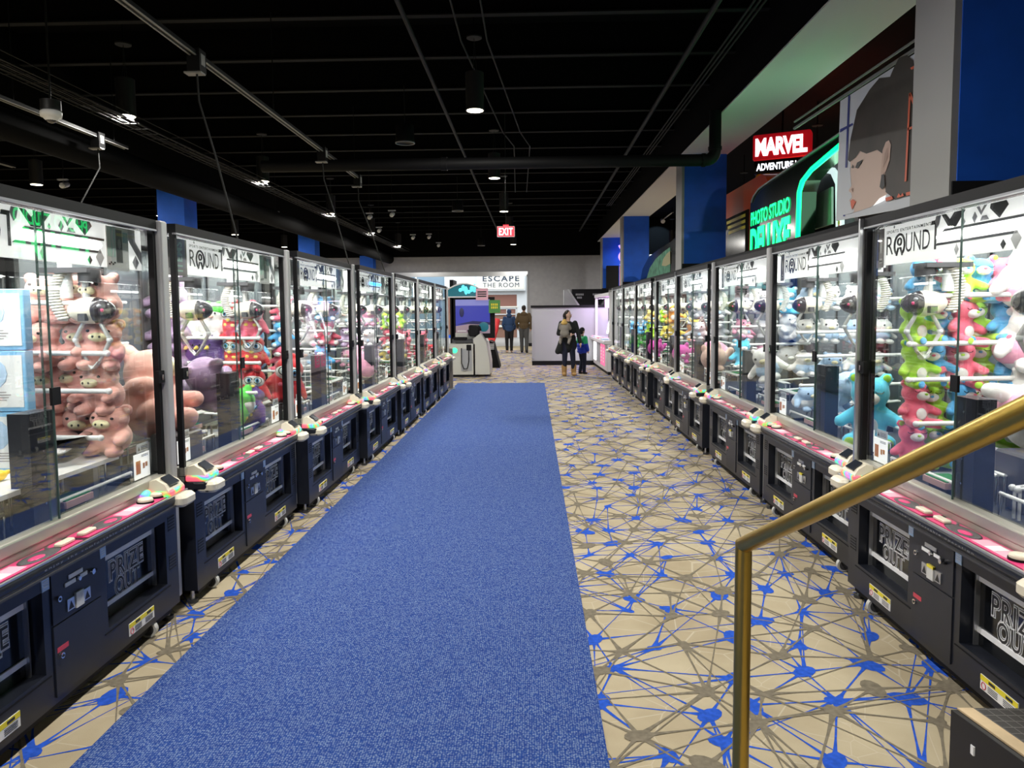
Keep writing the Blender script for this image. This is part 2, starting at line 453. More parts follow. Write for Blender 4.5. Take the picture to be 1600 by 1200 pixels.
for (x, y, top) in ((-7.4, 15.7, 4.45), (-7.62, 25.9, 4.45), (-6.95, 32.3, 4.06)):
    kb = MB(); kb.box(x - .58, y, 0, x, y + .6, top, 'col_blue'); struct(kb.build('column'))

# the mall beyond the doorway
mb = MB(); mb.box(-14, 33.6, -.1, 6, 46, -.001, 'mall_floor'); struct(mb.build('floor_mall'))
mb = MB()
mb.box(-14, 44, 0, -5.2, 44.3, 6, 'mall_blue')
for x in (-12.2, -10.4, -8.6, -6.9): mb.box(x - .05, 43.9, 0, x + .05, 44.0, 6, 'mall_white')
mb.box(-14, 43.9, 2.3, -5.2, 44.0, 2.42, 'mall_white')
mb.box(-5.2, 43.9, 2.55, 6, 44.3, 6, 'mall_white'); mb.box(-5.2, 43.95, 1.5, -.9, 44.3, 2.55, 'brick'); mb.box(-.9, 43.9, 0, 6, 44.3, 2.55, 'mall_white')
mb.box(-5.2, 43.97, 0, -.9, 44.3, 1.5, 'brown_wall')
mb.box(-5.2, 43.85, -.0, -2.2, 43.97, .18, 'col_blue')
for x in (-3.9, -3.1, -2.3, -1.5, -.95): mb.box(x - .03, 43.88, .72, x + .03, 43.96, 1.72, 'mall_white')
for z in (.72, 1.05, 1.38, 1.72): mb.box(-3.9, 43.88, z - .025, -.95, 43.96, z + .025, 'mall_white')
mb.box(-4.6, 43.86, .62, -.8, 43.96, .70, 'cream_sign'); mb.box(-4.4, 43.86, 1.78, -.85, 43.96, 1.86, 'cream_sign')
struct(mb.build('wall_mall'))
sg = thing('shop_sign', 'white shop sign with blue serif letters seen through the far doorway', 'sign', (-1.80, 43.5, 2.86))
a = MB(); a.box(-1.36, 0, 0, 1.34, .12, 1.5, 'cream_sign'); a.box(-1.44, .03, -.08, 1.42, .4, 1.58, 'mall_white'); a.build('sign_board', sg)
a = MB(); a.text('ESCAPE', 'serif_blue', -1.08, 1.05, .47, .78, -.01, offset=.022, spacing=1.25); a.text('THE ROOM', 'serif_blue', -1.08, 1.05, .12, .38, -.01, offset=.0, spacing=1.15)
a.build('lettering', sg)
l = bpy.data.lights.new('mall_daylight', 'AREA'); l.energy = P_MALL; l.shape = 'RECTANGLE'; l.size = 14; l.size_y = 6; l.color = (.92, .97, 1)
lo = link('mall_daylight', l, None, (-4.5, 39.5, 5.9)); lo.rotation_euler = (math.radians(28), 0, 0)
# ---------------------------------------------------------------- claw machines
# local frame: x to the right of a player, y into the machine, z up; half width .88
HW = .88
def make_machine(s, name='claw_machine'):
    """s = +1: rack and claw homes lie to the player's right (left row), -1: to the left (right row)"""
    root = link(name, None)
    # cabinet with two prize openings
    a = MB(); c = 'cabinet'
    a.box(-HW, .10, .08, HW, 1.0, .70, c)
    wx0, wx1, wz0, wz1 = .215, .755, .225, .56
    a.box(-HW, 0, .08, HW, .10, wz0, c); a.box(-HW, 0, wz1, HW, .10, .70, c)
    for (x0, x1) in ((-HW, -wx1), (-wx0, wx0), (wx1, HW)): a.box(x0, 0, wz0, x1, .10, wz1, c)
    a.box(-HW + .05, .02, .045, HW - .05, .98, .08, 'black')
    for q in (-1, 1): a.box(q * .485 - .30, -.003, .205, q * .485 + .30, .002, .209, 'black')
    a.build('cabinet', root)
    for q in (-1, 1):
        x0, x1 = (q * .485 - .27, q * .485 + .27)
        a = MB(); a.box(x0, .07, wz0, x1, .095, wz1, 'black_gloss'); d = a.build('prize_door', root)
        a = MB(); a.box(x0, .062, wz1 - .058, x1, .07, wz1 - .036, 'strip_white'); a.box(x0, .062, wz0 + .058, x1, .07, wz0 + .08, 'strip_white'); a.build('white_strip', d)
        a = MB(); xe = x1 - .015 if s > 0 else x0 + .015; a.box(xe - .004, .05, wz0, xe + .004, .07, wz1, 'silver'); a.build('door_edge', d)
        a = MB(); cx = q * .485 + .02 * s
        for (t, zz, w) in (('PRIZE', .395, .145), ('OUT', .305, .105)):
            for k, (off, m) in enumerate(((.098, 'strip_white'), (.064, 'ink'), (.044, 'strip_white'), (.006, 'ink'))):
                a.text(t, m, cx - w, cx + w, zz, zz + .082, .0695 - .0015 * k, offset=off, spacing=1.18, ref=0.0)
        a.build('lettering', d)
        a = MB(); cx = q * .49
        a.box(cx - .115, -.003, .112, cx + .115, 0.002, .172, 'white'); a.box(cx - .1145, -.004, .150, cx + .1145, 0, .1715, 'yellow')
        a.box(cx - .06, -.005, .155, cx - .02, 0, .166, 'ink'); a.box(cx + .045, -.005, .155, cx + .085, 0, .166, 'ink')
        for z in (.141, .134, .127, .120): a.box(cx - .065, -.0045, z, cx - .005, 0, z + .002, 'dark_gray'); a.box(cx + .03, -.0045, z, cx + .10, 0, z + .002, 'dark_gray')
        a.lathe((0, 0, 0), [], 'ink') if 0 else None
        a.tube([(cx - .092 + .014 * math.cos(t * PI / 5), -.004, .131 + .014 * math.sin(t * PI / 5)) for t in range(11)], .0018, 'label_red', 5)
        a.build('caution_label', root)
        a = MB(); a.box(q * .195 - .022, -.004, .56, q * .195 + .022, 0.001, .615, 'sticker_blue')
        for z in (.575, .585, .595): a.box(q * .195 - .014, -.0048, z, q * .195 + .014, 0, z + .003, 'white')
        a.build('sticker', root)
        for z in (.50, .29):
            a = MB(); a.box(q * .82 - .037, -.0012, z - .004, q * .82 + .037, .002, z + .075, 'cabinet')
            for i in range(5): a.box(q * .82 - .035, -.002, z + i * .016, q * .82 + .035, .002, z + i * .016 + .007, 'void')
            a.build('vent', root)
    # service panel in the middle
    a = MB(); a.box(-.165, -.006, .105, .165, .003, .395, 'cabinet_panel'); a.box(-.165, -.006, .402, .165, .003, .61, 'cabinet_panel'); p = a.build('service_panel', root)
    a = MB()
    for (x, w) in ((-.055, .024), (.055, .024)):
        a.box(x - w, -.011, .425, x + w, -.005, .475, 'silver'); a.poly([(x - w + .006, -.0115, .43), (x + w - .006, -.0115, .43), (x, -.0115, .465)], 'ink')
    a.box(-.026, -.016, .42, .026, -.005, .485, 'poster_light'); a.box(-.026, -.017, .472, .026, -.006, .485, 'yellow') if s < 0 else None
    a.build('coin_slot', p)
    a = MB(); a.box(-.06, -.01, .555, .035, -.005, .573, 'white'); a.box(-.085, -.01, .530, -.015, -.005, .547, 'white'); a.box(.015, -.01, .532, .065, -.005, .549, 'white')
    a.build('name_plate', p)
    a = MB(); a.cyl((.0, -.02, .538), (.0, -.005, .538), .009, 'chrome'); a.build('jack', p)
    a = MB(); a.cyl((.09, -.024, .535), (.09, -.005, .535), .012, 'chrome'); a.cyl((.115, -.02, .535), (.115, -.005, .535), .006, 'black'); a.build('jack', p)
    for (x, z) in ((-.13, .50), (-.13, .265)):
        a = MB(); a.cyl((x, -.016, z), (x, -.005, z), .012, 'chrome', n=14); a.cyl((x, -.018, z), (x, -.015, z), .006, 'ink', n=10); a.build('lock', p)
    a = MB(); a.box(-.15, -.0075, .283, -.08, -.005, .303, 'label_red'); a.build('red_label', p)
    # control deck
    a = MB()
    a.rbox(-HW, -.075, .655, HW, .06, .705, 'cabinet', .022, 4, 'x')
    a.box(-HW, -.07, .700, HW, -.058, .7075, 'silver'); a.box(-HW, -.079, .648, HW, -.066, .656, 'dark_gray')
    a.box(-HW, .0, .645, HW, .02, .66, 'dark_gray'); a.box(-.62, -.012, .628, .62, 0, .640, 'gray')
    dk = a.build('control_deck', root)
    a = MB(); a.text('enjoy the comfortable operation', 'gray', -.30, .42, .672, .684, -.0765, spacing=1.5); a.build('lettering', dk)
    for q in (-1, 1):
        a = MB(); a.box(min(q * .02, q * .80), -.052, .705, max(q * .02, q * .80), .045, .709, 'pink')
        a.box(q * .45 - .11, -.040, .7085, q * .45 + .11, .030, .7105, 'pink_pale'); a.box(q * .45 - .03, -.036, .7095, q * .45 + .03, .026, .7115, 'white')
        a.ell((q * .22, -.004, .709), (.115, .046, .004), 'poster_dark', 20, 6); a.ell((q * .25, -.012, .712), (.045, .022, .003), 'pink', 14, 5)
        cp = a.build('control_panel', root)
        for x in (q * .575 + .0, q * .685):
            b = MB(); b.cyl((x, .0, .709), (x, .0, .718), .040, 'black', n=20); b.lathe((x, .0, .715), [(.036, 0), (.037, .008), (.034, .016), (.02, .019), (.0005, .02)], 'cream', 20); b.build('round_button', cp)
        b = MB(); b.rbox(q * .075 - .048, -.028, .709, q * .075 + .048, .008, .724, 'cream', .01, 3); b.build('square_button', cp)
        b = MB(); b.cyl((q * .155, .012, .709), (q * .155, .012, .725), .007, 'chrome', n=8); b.build('knob', cp)
        # card reader with LED skirt
        a = MB(); x = q * .775
        prof = [(-.060, .706), (-.060, .735), (-.035, .768), (.010, .792), (.045, .785), (.055, .74), (.055, .706)]
        n = len(prof); vs = [(x - .085, y, z) for y, z in prof] + [(x + .085, y, z) for y, z in prof]
        vs = [(v[0] + (0.018 if v[0] < x else -.018) * max(0, (v[2] - .735) / .06), v[1], v[2]) for v in vs]
        a.add(vs, [tuple(range(n)), tuple(reversed(range(n, 2 * n)))] + [(k, n + k, n + (k + 1) % n, (k + 1) % n) for k in range(n)], 'cream')
        cr = a.build('card_reader', root)
        b = MB(); b.rbox(x - .098, -.068, .704, x + .098, .064, .738, 'led', .03, 5); b.ell((x - q * .11, .045, .725), (.055, .03, .026), 'led', 12, 8); b.build('led_skirt', cr)
        b = MB(); b.poly([(x - .048, -.051, .756), (x + .048, -.051, .756), (x + .042, .002, .794), (x - .042, .002, .794)], 'screen', .008, (0, -.58, .81)); b.build('screen', cr)
        a = MB(); a.rbox(q * .80 - .075, -.125, .640, q * .80 + .075, -.0, .702, 'cream', .035, 5); a.build('corner_bumper', root)
    # frame, roof
    a = MB(); a.box(-HW, .05, .705, HW, .10, .735, 'sill'); a.rbox(-HW, .045, .735, HW, .105, .79, 'sill', .008, 2, 'x'); a.build('sill', root)
    a = MB(); a.box(-HW, .04, 2.085, HW, .10, 2.135, 'black'); a.box(-HW, .10, 2.115, HW, 1.0, 2.135, 'black'); a.box(-HW, .037, 2.077, HW, .06, 2.086, 'gray'); a.build('roof', root)
    for q in (-1, 1):
        a = MB(); a.box(q * (HW - .012) - .012, .048, .705, q * (HW - .012) + .012, .078, 2.085, 'black'); a.build('frame_upright', root)
        a = MB(); a.box(q * (HW - .02) - .02, .95, .705, q * (HW - .02) + .02, 1.0, 2.115, 'black'); a.build('frame_upright', root)
    for q in (-1, 1):
        a = MB(); x = q * (HW - .03); a.box(x - .03, .03, 1.28, x + .03, .05, 1.345, 'black'); a.box(x - .008, .022, 1.296, x + .008, .031, 1.325, 'chrome'); a.build('latch', root)
    a = MB(); a.rbox(s * (HW + .042) - .036, .018, .09, s * (HW + .042) + .036, .075, 2.135, 'post_gray', .014, 3); a.box(s * (HW + .042) - .038, .022, .10, s * (HW + .042) - .030, .07, 2.13, 'header_white') if 0 else None; a.build('post', root)
    a = MB(); a.box(-HW + .02, .97, .705, HW - .02, .985, 2.11, 'back_panel')
    for x in (-.45, 0, .45): a.box(x - .015, .955, .705, x + .015, .97, 2.11, 'dark_gray')
    a.build('back_panel', root)
    a = MB(); a.box(-HW + .02, .10, .70, HW - .02, .97, .725, 'tray_floor'); a.build('playfield', root)
    for (x0, x1, y) in ((-.858, .014, .062), (-.014, .858, .078)):
        a = MB(); a.box(x0, y, .78, x1, y + .006, 2.075, 'glass'); gp = a.build('glass_pane', root)
        e = x1 if x0 < -.5 else x0
        a = MB(); a.box(e - .0025, y - .001, .785, e + .0025, y + .007, 2.07, 'pane_edge'); a.build('glass_edge', gp)
    a = MB(); a.box(-.010, .050, 1.272, .045, .062, 1.345, 'black'); a.build('glass_stop', root)
    for q in (-1, 1):
        a = MB(); a.box(q * (HW - .01) - .003, .1, .725, q * (HW - .01) + .003, .95, 2.11, 'glass'); a.build('side_glass', root)
    # pillar behind the joint of the two panes
    a = MB(); a.box(-.075, .11, .725, .085, .20, 1.245, 'cabinet_panel')
    for z in (.86, .97, 1.08, 1.18): a.cyl((.0, .107, z), (.0, .111, z), .005, 'chrome', n=8)
    a.build('pillar', root)
    # light box header with logo
    a = MB(); a.box(-.86, .115, 1.872, .86, .13, 2.077, 'header_white')
    lb = a.build('light_box', root)
    a = MB(); y = .1135
    lx0, lx1 = (-.57, -.11) if s > 0 else (-.77, -.28)
    a.text('SPORTS ENTERTAINMENT', 'ink', lx0, lx1 - .05, 2.037, 2.052, y, offset=.02, spacing=1.25)
    a.text('R', 'ink', lx0, lx0 + .075, 1.925, 2.022, y); a.text('UND', 'ink', lx0 + .205, lx1 - .055, 1.925, 2.022, y)
    cx = lx0 + .138 + (.005 if s < 0 else 0)
    a.tube([(cx + .052 * math.cos(t), y, 1.968 + .055 * math.sin(t)) for t in [(-50 + 280 * k / 20) * PI / 180 for k in range(21)]], .006, 'ink', 6)
    a.tube([(cx - .030, y, 1.915), (cx - .012, y, 1.952), (cx + .012, y, 1.952), (cx + .030, y, 1.915)], .006, 'ink', 6)
    a.tube([(cx + .019 * math.cos(t), y, 1.985 + .017 * math.sin(t)) for t in [k * PI / 6 for k in range(13)]], .0055, 'ink', 6)
    a.xz([(lx1 - .045, 2.055), (lx1, 2.055), (lx1, 1.918), (lx1 - .017, 1.918), (lx1 - .017, 2.036), (lx1 - .052, 2.036)], y, 'ink', .001)
    a.build('logo', lb)
    a = MB(); y = .1128; sh = .045 if s > 0 else -.14; a.T = Matrix.Translation((sh, 0, 0))
    a.xz([(-.07, 2.005), (.48, 2.005), (.48, 1.994), (-.09, 1.994)], y, 'header_dark'); a.xz([(-.13, 1.945), (.45, 1.945), (.45, 1.934), (-.15, 1.934)], y, 'header_dark')
    dia = lambda x, z, w, h, m: a.xz([(x - w, z), (x, z - h), (x + w, z), (x, z + h)], y, m)
    a.xz([(-.10, 2.074), (-.065, 2.074), (-.03, 2.045), (.005, 2.074), (.09, 2.074), (.02, 2.008), (-.035, 2.008)], y, 'header_dark')
    a.xz([(-.145, 2.074), (-.105, 2.074), (-.12, 2.03), (-.135, 2.018), (-.155, 2.05)], y, 'header_gray')
    a.xz([(.27, 2.074), (.37, 2.074), (.385, 2.055), (.33, 2.008), (.265, 2.055)], y, 'header_dark')
    a.xz([(.17, 2.074), (.19, 2.074), (.205, 2.05), (.225, 2.074), (.245, 2.074), (.205, 2.035)], y, 'header_gray')
    for k in range(8): a.xz([(.20 + k * .008, 2.010), (.204 + k * .008, 2.010), (.218 + k * .0035, 2.03), (.214 + k * .0035, 2.03)], y, 'header_gray')
    dia(.08, 2.02, .010, .014, 'header_gray'); dia(.16, 2.03, .018, .024, 'header_gray')
    dia(.03, 1.905, .018, .026, 'hatch'); dia(.36, 1.898, .017, .020, 'header_dark'); dia(.44, 1.915, .033, .043, 'hatch'); dia(-.55, 2.067, .008, .008, 'header_gray')
    a.T = None
    a.xz([(.60, 2.074), (.68, 2.074), (.86, 1.90), (.86, 1.96), (.74, 2.074), (.80, 2.074), (.80, 2.0)], y, 'header_gray')
    dia(.80, 1.91, .03, .035, 'header_gray')
    a.build('pattern', lb)
    a = MB(); a.cyl((-.07 if s > 0 else -.24, .108, 1.9695), (.47, .108, 1.9695), .0165, 'tube', n=12); a.build('tube', lb)
    # posters at both ends of the header
    for k, (x0, x1) in enumerate(((-.855, -.625), (.53, .72)) if s > 0 else ((-.86, -.785), (.66, .86))):
        a = MB(); y = .1045
        a.box(x0, y, 1.86, x1, y + .004, 2.07, 'poster_light' if k else 'poster_mid')
        w = x1 - x0; r = random.Random(k * 5 + s)
        if k == 0:
            a.box(x0 + w * .06, y - .001, 1.90, x0 + w * .40, y, 2.055, 'poster_dark'); a.box(x0 + w * .45, y - .001, 1.87, x0 + w * .97, y, 2.06, 'poster_mid')
            if s > 0:
                a.T = Matrix.Translation((x0 + w * .58, 0, 1.885)) @ Matrix.Rotation(-PI / 2, 4, 'Y')
                a.text('ITEMS', 'poster_mint', 0, .165, -w * .16, w * .16, y - .002, offset=.03); a.T = None
            else:
                a.ell((x0 + w * .66, y, 1.975), (w * .16, .002, .045), 'poster_light', 12, 6); a.box(x0 + w * .5, y - .002, 1.885, x0 + w * .92, y, 1.91, 'poster_light')
                for j in range(3): a.box(x0 + w * (.52 + j * .13), y - .003, 1.89, x0 + w * (.6 + j * .13), y, 1.90, 'ink')
        else:
            a.box(x0 + w * .02, y - .001, 1.925, x0 + w * .38, y, 2.068, 'poster_mint'); a.xz([(x0 + w * .20, 1.925), (x0 + w * .26, 1.97), (x0 + w * .20, 2.02), (x0 + w * .25, 2.068), (x0 + w * .31, 2.068), (x0 + w * .26, 2.02), (x0 + w * .32, 1.97), (x0 + w * .27, 1.925)], y - .002, 'poster_light', .001)
            a.box(x0 + w * .42, y - .001, 1.90, x0 + w * .70, y, 2.06, 'poster_dark'); a.box(x0 + w * .74, y - .001, 2.0, x0 + w * .97, y, 2.05, 'poster_teal'); a.ell((x0 + w * .56, y, 1.99), (w * .09, .002, .03), 'poster_mid', 10, 6)
            for j in range(4): a.box(x0 + w * (.06 + j * .08), y - .002, 1.885 + .008 * (j % 2), x0 + w * (.11 + j * .08), y, 1.893 + .008 * (j % 2), 'ink')
        a.build('poster', root)
    # claws, hung from the roof, their dark visor toward the player
    for q in (0, 1):
        x = s * (.56 - .88 * q); y = .215; z = 1.665
        a = MB(); a.cyl((x, y + .12, z + .06), (x, y + .12, 2.11), .032, 'acrylic', n=12); a.box(x - .07, y - .03, 1.845, x + .07, y + .20, 1.87, 'dark_gray'); a.cyl((x, y, 1.80), (x, y, 1.86), .05, 'dark_gray', n=14)
        cu = a.build('claw_unit', root)
        b = MB(); b.ell((x, y, z), (.075, .112, .066), 'claw_shell', 20, 12); b.cyl((x, y + .02, z + .05), (x, y + .02, 1.84), .018, 'claw_arm', n=10); b.box(x - s * .078 - .01, y - .02, z - .050, x - s * .078 + .02, y + .015, z - .015, 'dark_gray'); b.build('claw_shell', cu)
        vs = []; fs = []; nu, nv = 16, 7
        for k2 in range(nv + 1):
            t = (PI / 2.5) * k2 / nv
            for k in range(nu): u = 2 * PI * k / nu; vs.append((x + .0775 * math.sin(t) * math.cos(u), y - .116 * math.cos(t), z + .0685 * math.sin(t) * math.sin(u)))
        for k2 in range(nv):
            for k in range(nu): fs.append((k2 * nu + k, k2 * nu + (k + 1) % nu, (k2 + 1) * nu + (k + 1) % nu, (k2 + 1) * nu + k))
        b = MB(); b.add(vs, fs, 'visor', True); b.ell((x - s * .045, y - .080, z), (.012, .012, .012), 'pink', 8, 6); b.ell((x - s * .05, y - .07, z + .02), (.014, .012, .010), 'gray', 8, 6); b.build('visor', cu)
        for g in (-1, 1):
            b = MB(); b.tube([(x, y + g * .040, z - .058), (x, y + g * .084, z - .135), (x, y + g * .080, z - .16), (x, y + g * .020, z - .265)], [.010, .012, .011, .008], 'claw_arm', 8)
            b.ell((x, y + g * .084, z - .145), .016, 'acrylic', 10, 6); b.poly([(x - .022, y + g * .026, z - .25), (x + .022, y + g * .026, z - .25), (x + .022, y - g * .004, z - .285), (x - .022, y - g * .004, z - .285)], 'acrylic', .008, (0, g, .4)); b.build('claw_arm', cu)
        path = []
        for k in range(170):
            t = k / 169; cyp = y + .115 + .045 * math.sin(t * PI); czp = z - .045 + .235 * t; g = t * 2 * PI * 17
            path.append((x - s * .03 + .024 * math.cos(g), cyp + .024 * math.sin(g), czp))
        b = MB(); b.tube(path, .0068, 'coil', 5); b.build('coil_cable', cu)
    # racks: rods that hold the stacked prizes against the end wall
    for k, z in enumerate((1.055, 1.27, 1.455, 1.70)):
        a = MB(); x = s * .55 if k else s * .46
        a.cyl((x, .14, z), (x, .93, z + .01), .0125, 'rod_white', n=8); a.ell((x, .14, z), .016, 'rod_white', 8, 6); a.cyl((x, .9, z), (s * .86, .9, z), .010, 'rod_white', n=6); a.build('rack_rod', root)
    for z in (1.16, 1.45, 1.72):
        a = MB(); a.cyl((-s * .80, .80, z), (-s * .05, .80, z), .012, 'rod_white', n=8); a.cyl((-s * .80, .80, z), (-s * .80, .97, z), .01, 'rod_white', n=6); a.build('rack_rod', root)
    # playfield: pairs of rods, turf boards, catch trays
    for (x, y, z) in ((.05, .30, .88), (.05, .335, .88), (.05, .52, .92), (.05, .56, .92), (-.78, .42, .88), (-.78, .46, .88), (-.80, .22, .84), (.06, .17, .82)):
        a = MB(); a.cyl((s * x, y, z), (s * (x + .70), y, z), .009, 'rod_white', n=8); a.cyl((s * x, y, z), (s * x, y, .725), .007, 'chrome', n=6); a.cyl((s * (x + .70), y, z), (s * (x + .70), y, .725), .007, 'chrome', n=6); a.build('play_rod', root)
    for (x, y0, y1, z) in ((-.12, .28, .78, .86), (.38, .30, .9, .90)):
        for dx in (0, .035):
            a = MB(); a.cyl((s * (x + dx), y0, z), (s * (x + dx + .1), y1, z + .03), .0075, 'rod_white', n=8); a.ell((s * (x + dx), y0, z), .016, 'rod_white', 8, 6); a.cyl((s * (x + dx), y0 + .01, z), (s * (x + dx), y0 + .01, .725), .007, 'rod_white', n=6); a.build('play_rod', root)
    for (x, y, w, d) in ((.28, .14, .20, .13), (.42, .60, .30, .18), (-.50, .16, .26, .12), (-.40, .58, .30, .2)):
        a = MB(); a.box(s * x - w / 2, y, .785, s * x + w / 2, y + d, .815, 'board_edge'); a.box(s * x - w / 2 + .008, y + .008, .815, s * x + w / 2 - .008, y + d - .008, .820, 'turf'); a.box(s * x - w / 2 + .02, y + .02, .725, s * x + w / 2 - .02, y + d - .02, .785, 'black'); a.build('turf_board', root)
    a = MB(); a.box(s * .62 - .16, .36, .727, s * .62 + .16, .64, .735, 'acrylic'); a.build('catch_tray', root)
    # price cards beside the post and the end of each pane
    for q in (-1, 1):
        a = MB(); x = q * .755
        a.box(x - .075, .105, .795, x + .075, .109, .925, 'header_white'); a.box(x - .045, .105, .93, x + .07, .109, .975, 'acrylic')
        a.text('1', 'orange', x - .052, x - .030, .825, .885, .1035, offset=.05); a.text('25', 'orange', x - .002, x + .055, .84, .88, .1035, offset=.05) if 0 else None
        for (dx, dz, w, h) in ((-.055, .83, .014, .05), (-.036, .842, .014, .012), (-.036, .866, .012, .014), (.005, .842, .018, .028), (.030, .848, .02, .024)): a.box(x + dx, .1035, dz, x + dx + w, .106, dz + h, 'orange')
        a.xz([(x - .035, .94), (x - .025, .962), (x - .015, .94)], .104, 'ink'); 
        for z in (.942, .950, .958, .905, .912): a.box(x - .005, .104, z, x + .06, .106, z + .003, 'dark_gray')
        a.build('price_card', root)
    for (x, y) in ((-.62, .035), (.62, .035), (-.78, .88), (.78, .88)):
        a = MB(); a.cyl((x - .014, y, .042), (x + .014, y, .042), .042, 'caster_gray', n=18); a.cyl((x - .016, y, .042), (x + .016, y, .042), .03, 'dark_gray', n=14); a.box(x - .02, y - .02, .05, x + .02, y + .02, .085, 'dark_gray'); a.build('caster', root)
    for x in (-.84, .84):
        a = MB(); a.cyl((x, .05, .0), (x, .05, .02), .03, 'dark_gray', n=12); a.cyl((x, .05, .02), (x, .05, .09), .012, 'silver', n=8); a.build('levelling_foot', root)
    l = bpy.data.lights.new('interior_lamp', 'AREA'); l.energy = P_MACHINE; l.shape = 'RECTANGLE'; l.size = 1.6; l.size_y = .5; l.color = (1, .99, .96)
    lo = link('interior_lamp', l, root, (0, .42, 2.10))
    return root
protoL = make_machine(1); protoR = make_machine(-1)
# positions: far end and near end of every machine along the aisle, and its front plane
LEFT = [(-1.93, 2.975), (-1.90, 4.885), (-1.83, 6.75), (-1.765, 8.605), (-1.73, 10.455), (-1.71, 12.305), (-1.70, 14.155)]
RIGHT = [(1.80, 3.29), (1.90, 5.17), (1.905, 7.04), (1.90, 9.12), (1.94, 10.99), (1.87, 12.84), (1.86, 14.69), (1.855, 16.54)]
LTXT = ['pink stuffed pigs', 'purple, green and red stuffed animals', 'blue, white and red stuffed animals', 'pale pink and white plush toys', 'green, pink and yellow plush toys', 'red plush toys', 'few dark red prizes']
RTXT = ['green, pink and blue stuffed bears', 'pale blue and white stuffed seals', 'grey and pale blue plush toys', 'grey plush toys and a striped pink toy', 'orange and yellow plush toys', 'yellow plush and a magenta ring', 'blue and green plush toys', 'almost no toys inside']
MACH = {}
for i, (x, y) in enumerate(LEFT):
    o = protoL if i == 0 else copy_tree(protoL)
    o.location = (x, y, 0); o.rotation_euler = (0, 0, PI / 2)
    MACH['L', i] = o
    tag(o, '%s claw machine of the left row, holding %s' % ('nearest' if i == 0 else ORD[i], LTXT[i]), 'claw machine', 'claw machines in the left row')
for i, (x, y) in enumerate(RIGHT):
    o = protoR if i == 0 else copy_tree(protoR)
    o.location = (x, y, 0); o.rotation_euler = (0, 0, -PI / 2)
    MACH['R', i] = o
    tag(o, '%s claw machine of the handrail-side row, holding %s' % ('nearest' if i == 0 else ORD[i], RTXT[i]), 'claw machine', 'claw machines in the right row')
# the fourth machine on the left glows blue from its tube
for ch in MACH['L', 3].children_recursive:
    if ch.name.startswith('tube'):
        ch.material_slots[0].link = 'OBJECT'; ch.material_slots[0].material = M['tube_blue']; ch['label'] = 'blue glowing tube'
# only two machines of the right row carry a grey corner post; the others end in a slim silver strip
a = MB(); a.box(-HW - .022, .02, .06, -HW - .004, .05, 2.135, 'silver'); es = a.build('edge_strip'); esd = es.data; bpy.data.objects.remove(es)
for i in (0, 3, 4, 5, 6, 7):
    for ch in list(MACH['R', i].children):
        if ch.name.startswith('post') and not ch.name.startswith('poster'): bpy.data.objects.remove(ch)
    link('edge_strip', esd, MACH['R', i])
bpy.context.view_layer.update()
# ---------------------------------------------------------------- plush toys
def pm(name, col): return mat(name, col, .9, spec=.15, sheen=.35, noise=(30, .10, .25))
for n, c in dict(p_pink=(.80, .42, .36), p_cream=(.78, .72, .45), p_purple=(.30, .21, .33), p_lilac=(.62, .45, .66), p_white=(.80, .79, .76), p_green=(.10, .55, .08), p_lime=(.42, .74, .06),
                 p_blue=(.10, .40, .72), p_rose=(.82, .16, .24), p_red=(.62, .04, .05), p_violet=(.12, .06, .24), p_yellow=(.80, .62, .12), p_sky=(.45, .62, .82), p_mint=(.35, .68, .62), p_gray=(.36, .36, .38),
                 p_black=(.012, .012, .015), p_peach=(.80, .55, .46), p_blush=(.80, .36, .50), p_orange=(.78, .35, .06), p_magenta=(.70, .08, .42), p_aqua=(.12, .62, .85), p_palegray=(.55, .54, .55)).items(): pm(n, c)
mat('eye_black', (.008, .008, .01), .15)

def fuse(ells, m, vox=.011, smooth=4):
    """one soft continuous skin around a set of ellipsoids and tapered limbs"""
    mb = MB()
    for e in ells:
        if e[0] == 'E': mb.ell(e[1], e[2], 'black', 16, 10, rot=e[3] if len(e) > 3 else None)
        else:
            p0, p1, r0, r1 = e[1:5]
            mb.cyl(p0, p1, r0, 'black', r1, 12); mb.ell(p0, r0, 'black', 12, 8); mb.ell(p1, r1, 'black', 12, 8)
    me = bpy.data.meshes.new('f'); me.from_pydata([tuple(v) for v in mb.v], [], mb.f)
    o = bpy.data.objects.new('f', me); COL.objects.link(o)
    r = o.modifiers.new('r', 'REMESH'); r.mode = 'VOXEL'; r.voxel_size = vox; r.use_smooth_shade = True
    if smooth:
        s = o.modifiers.new('s', 'SMOOTH'); s.factor = .5; s.iterations = smooth
    dg = bpy.context.evaluated_depsgraph_get()
    out = bpy.data.meshes.new_from_object(o.evaluated_get(dg))
    bpy.data.objects.remove(o); bpy.data.meshes.remove(me)
    out.materials.clear(); out.materials.append(M[m])
    out.polygons.foreach_set('use_smooth', [True] * len(out.polygons))
    return out
def eyes(root, pts, r, m='eye_black', name='eye'):
    for p in pts: a = MB(); a.ell(p, (r, r * .6, r), m, 10, 7); a.build(name, root)

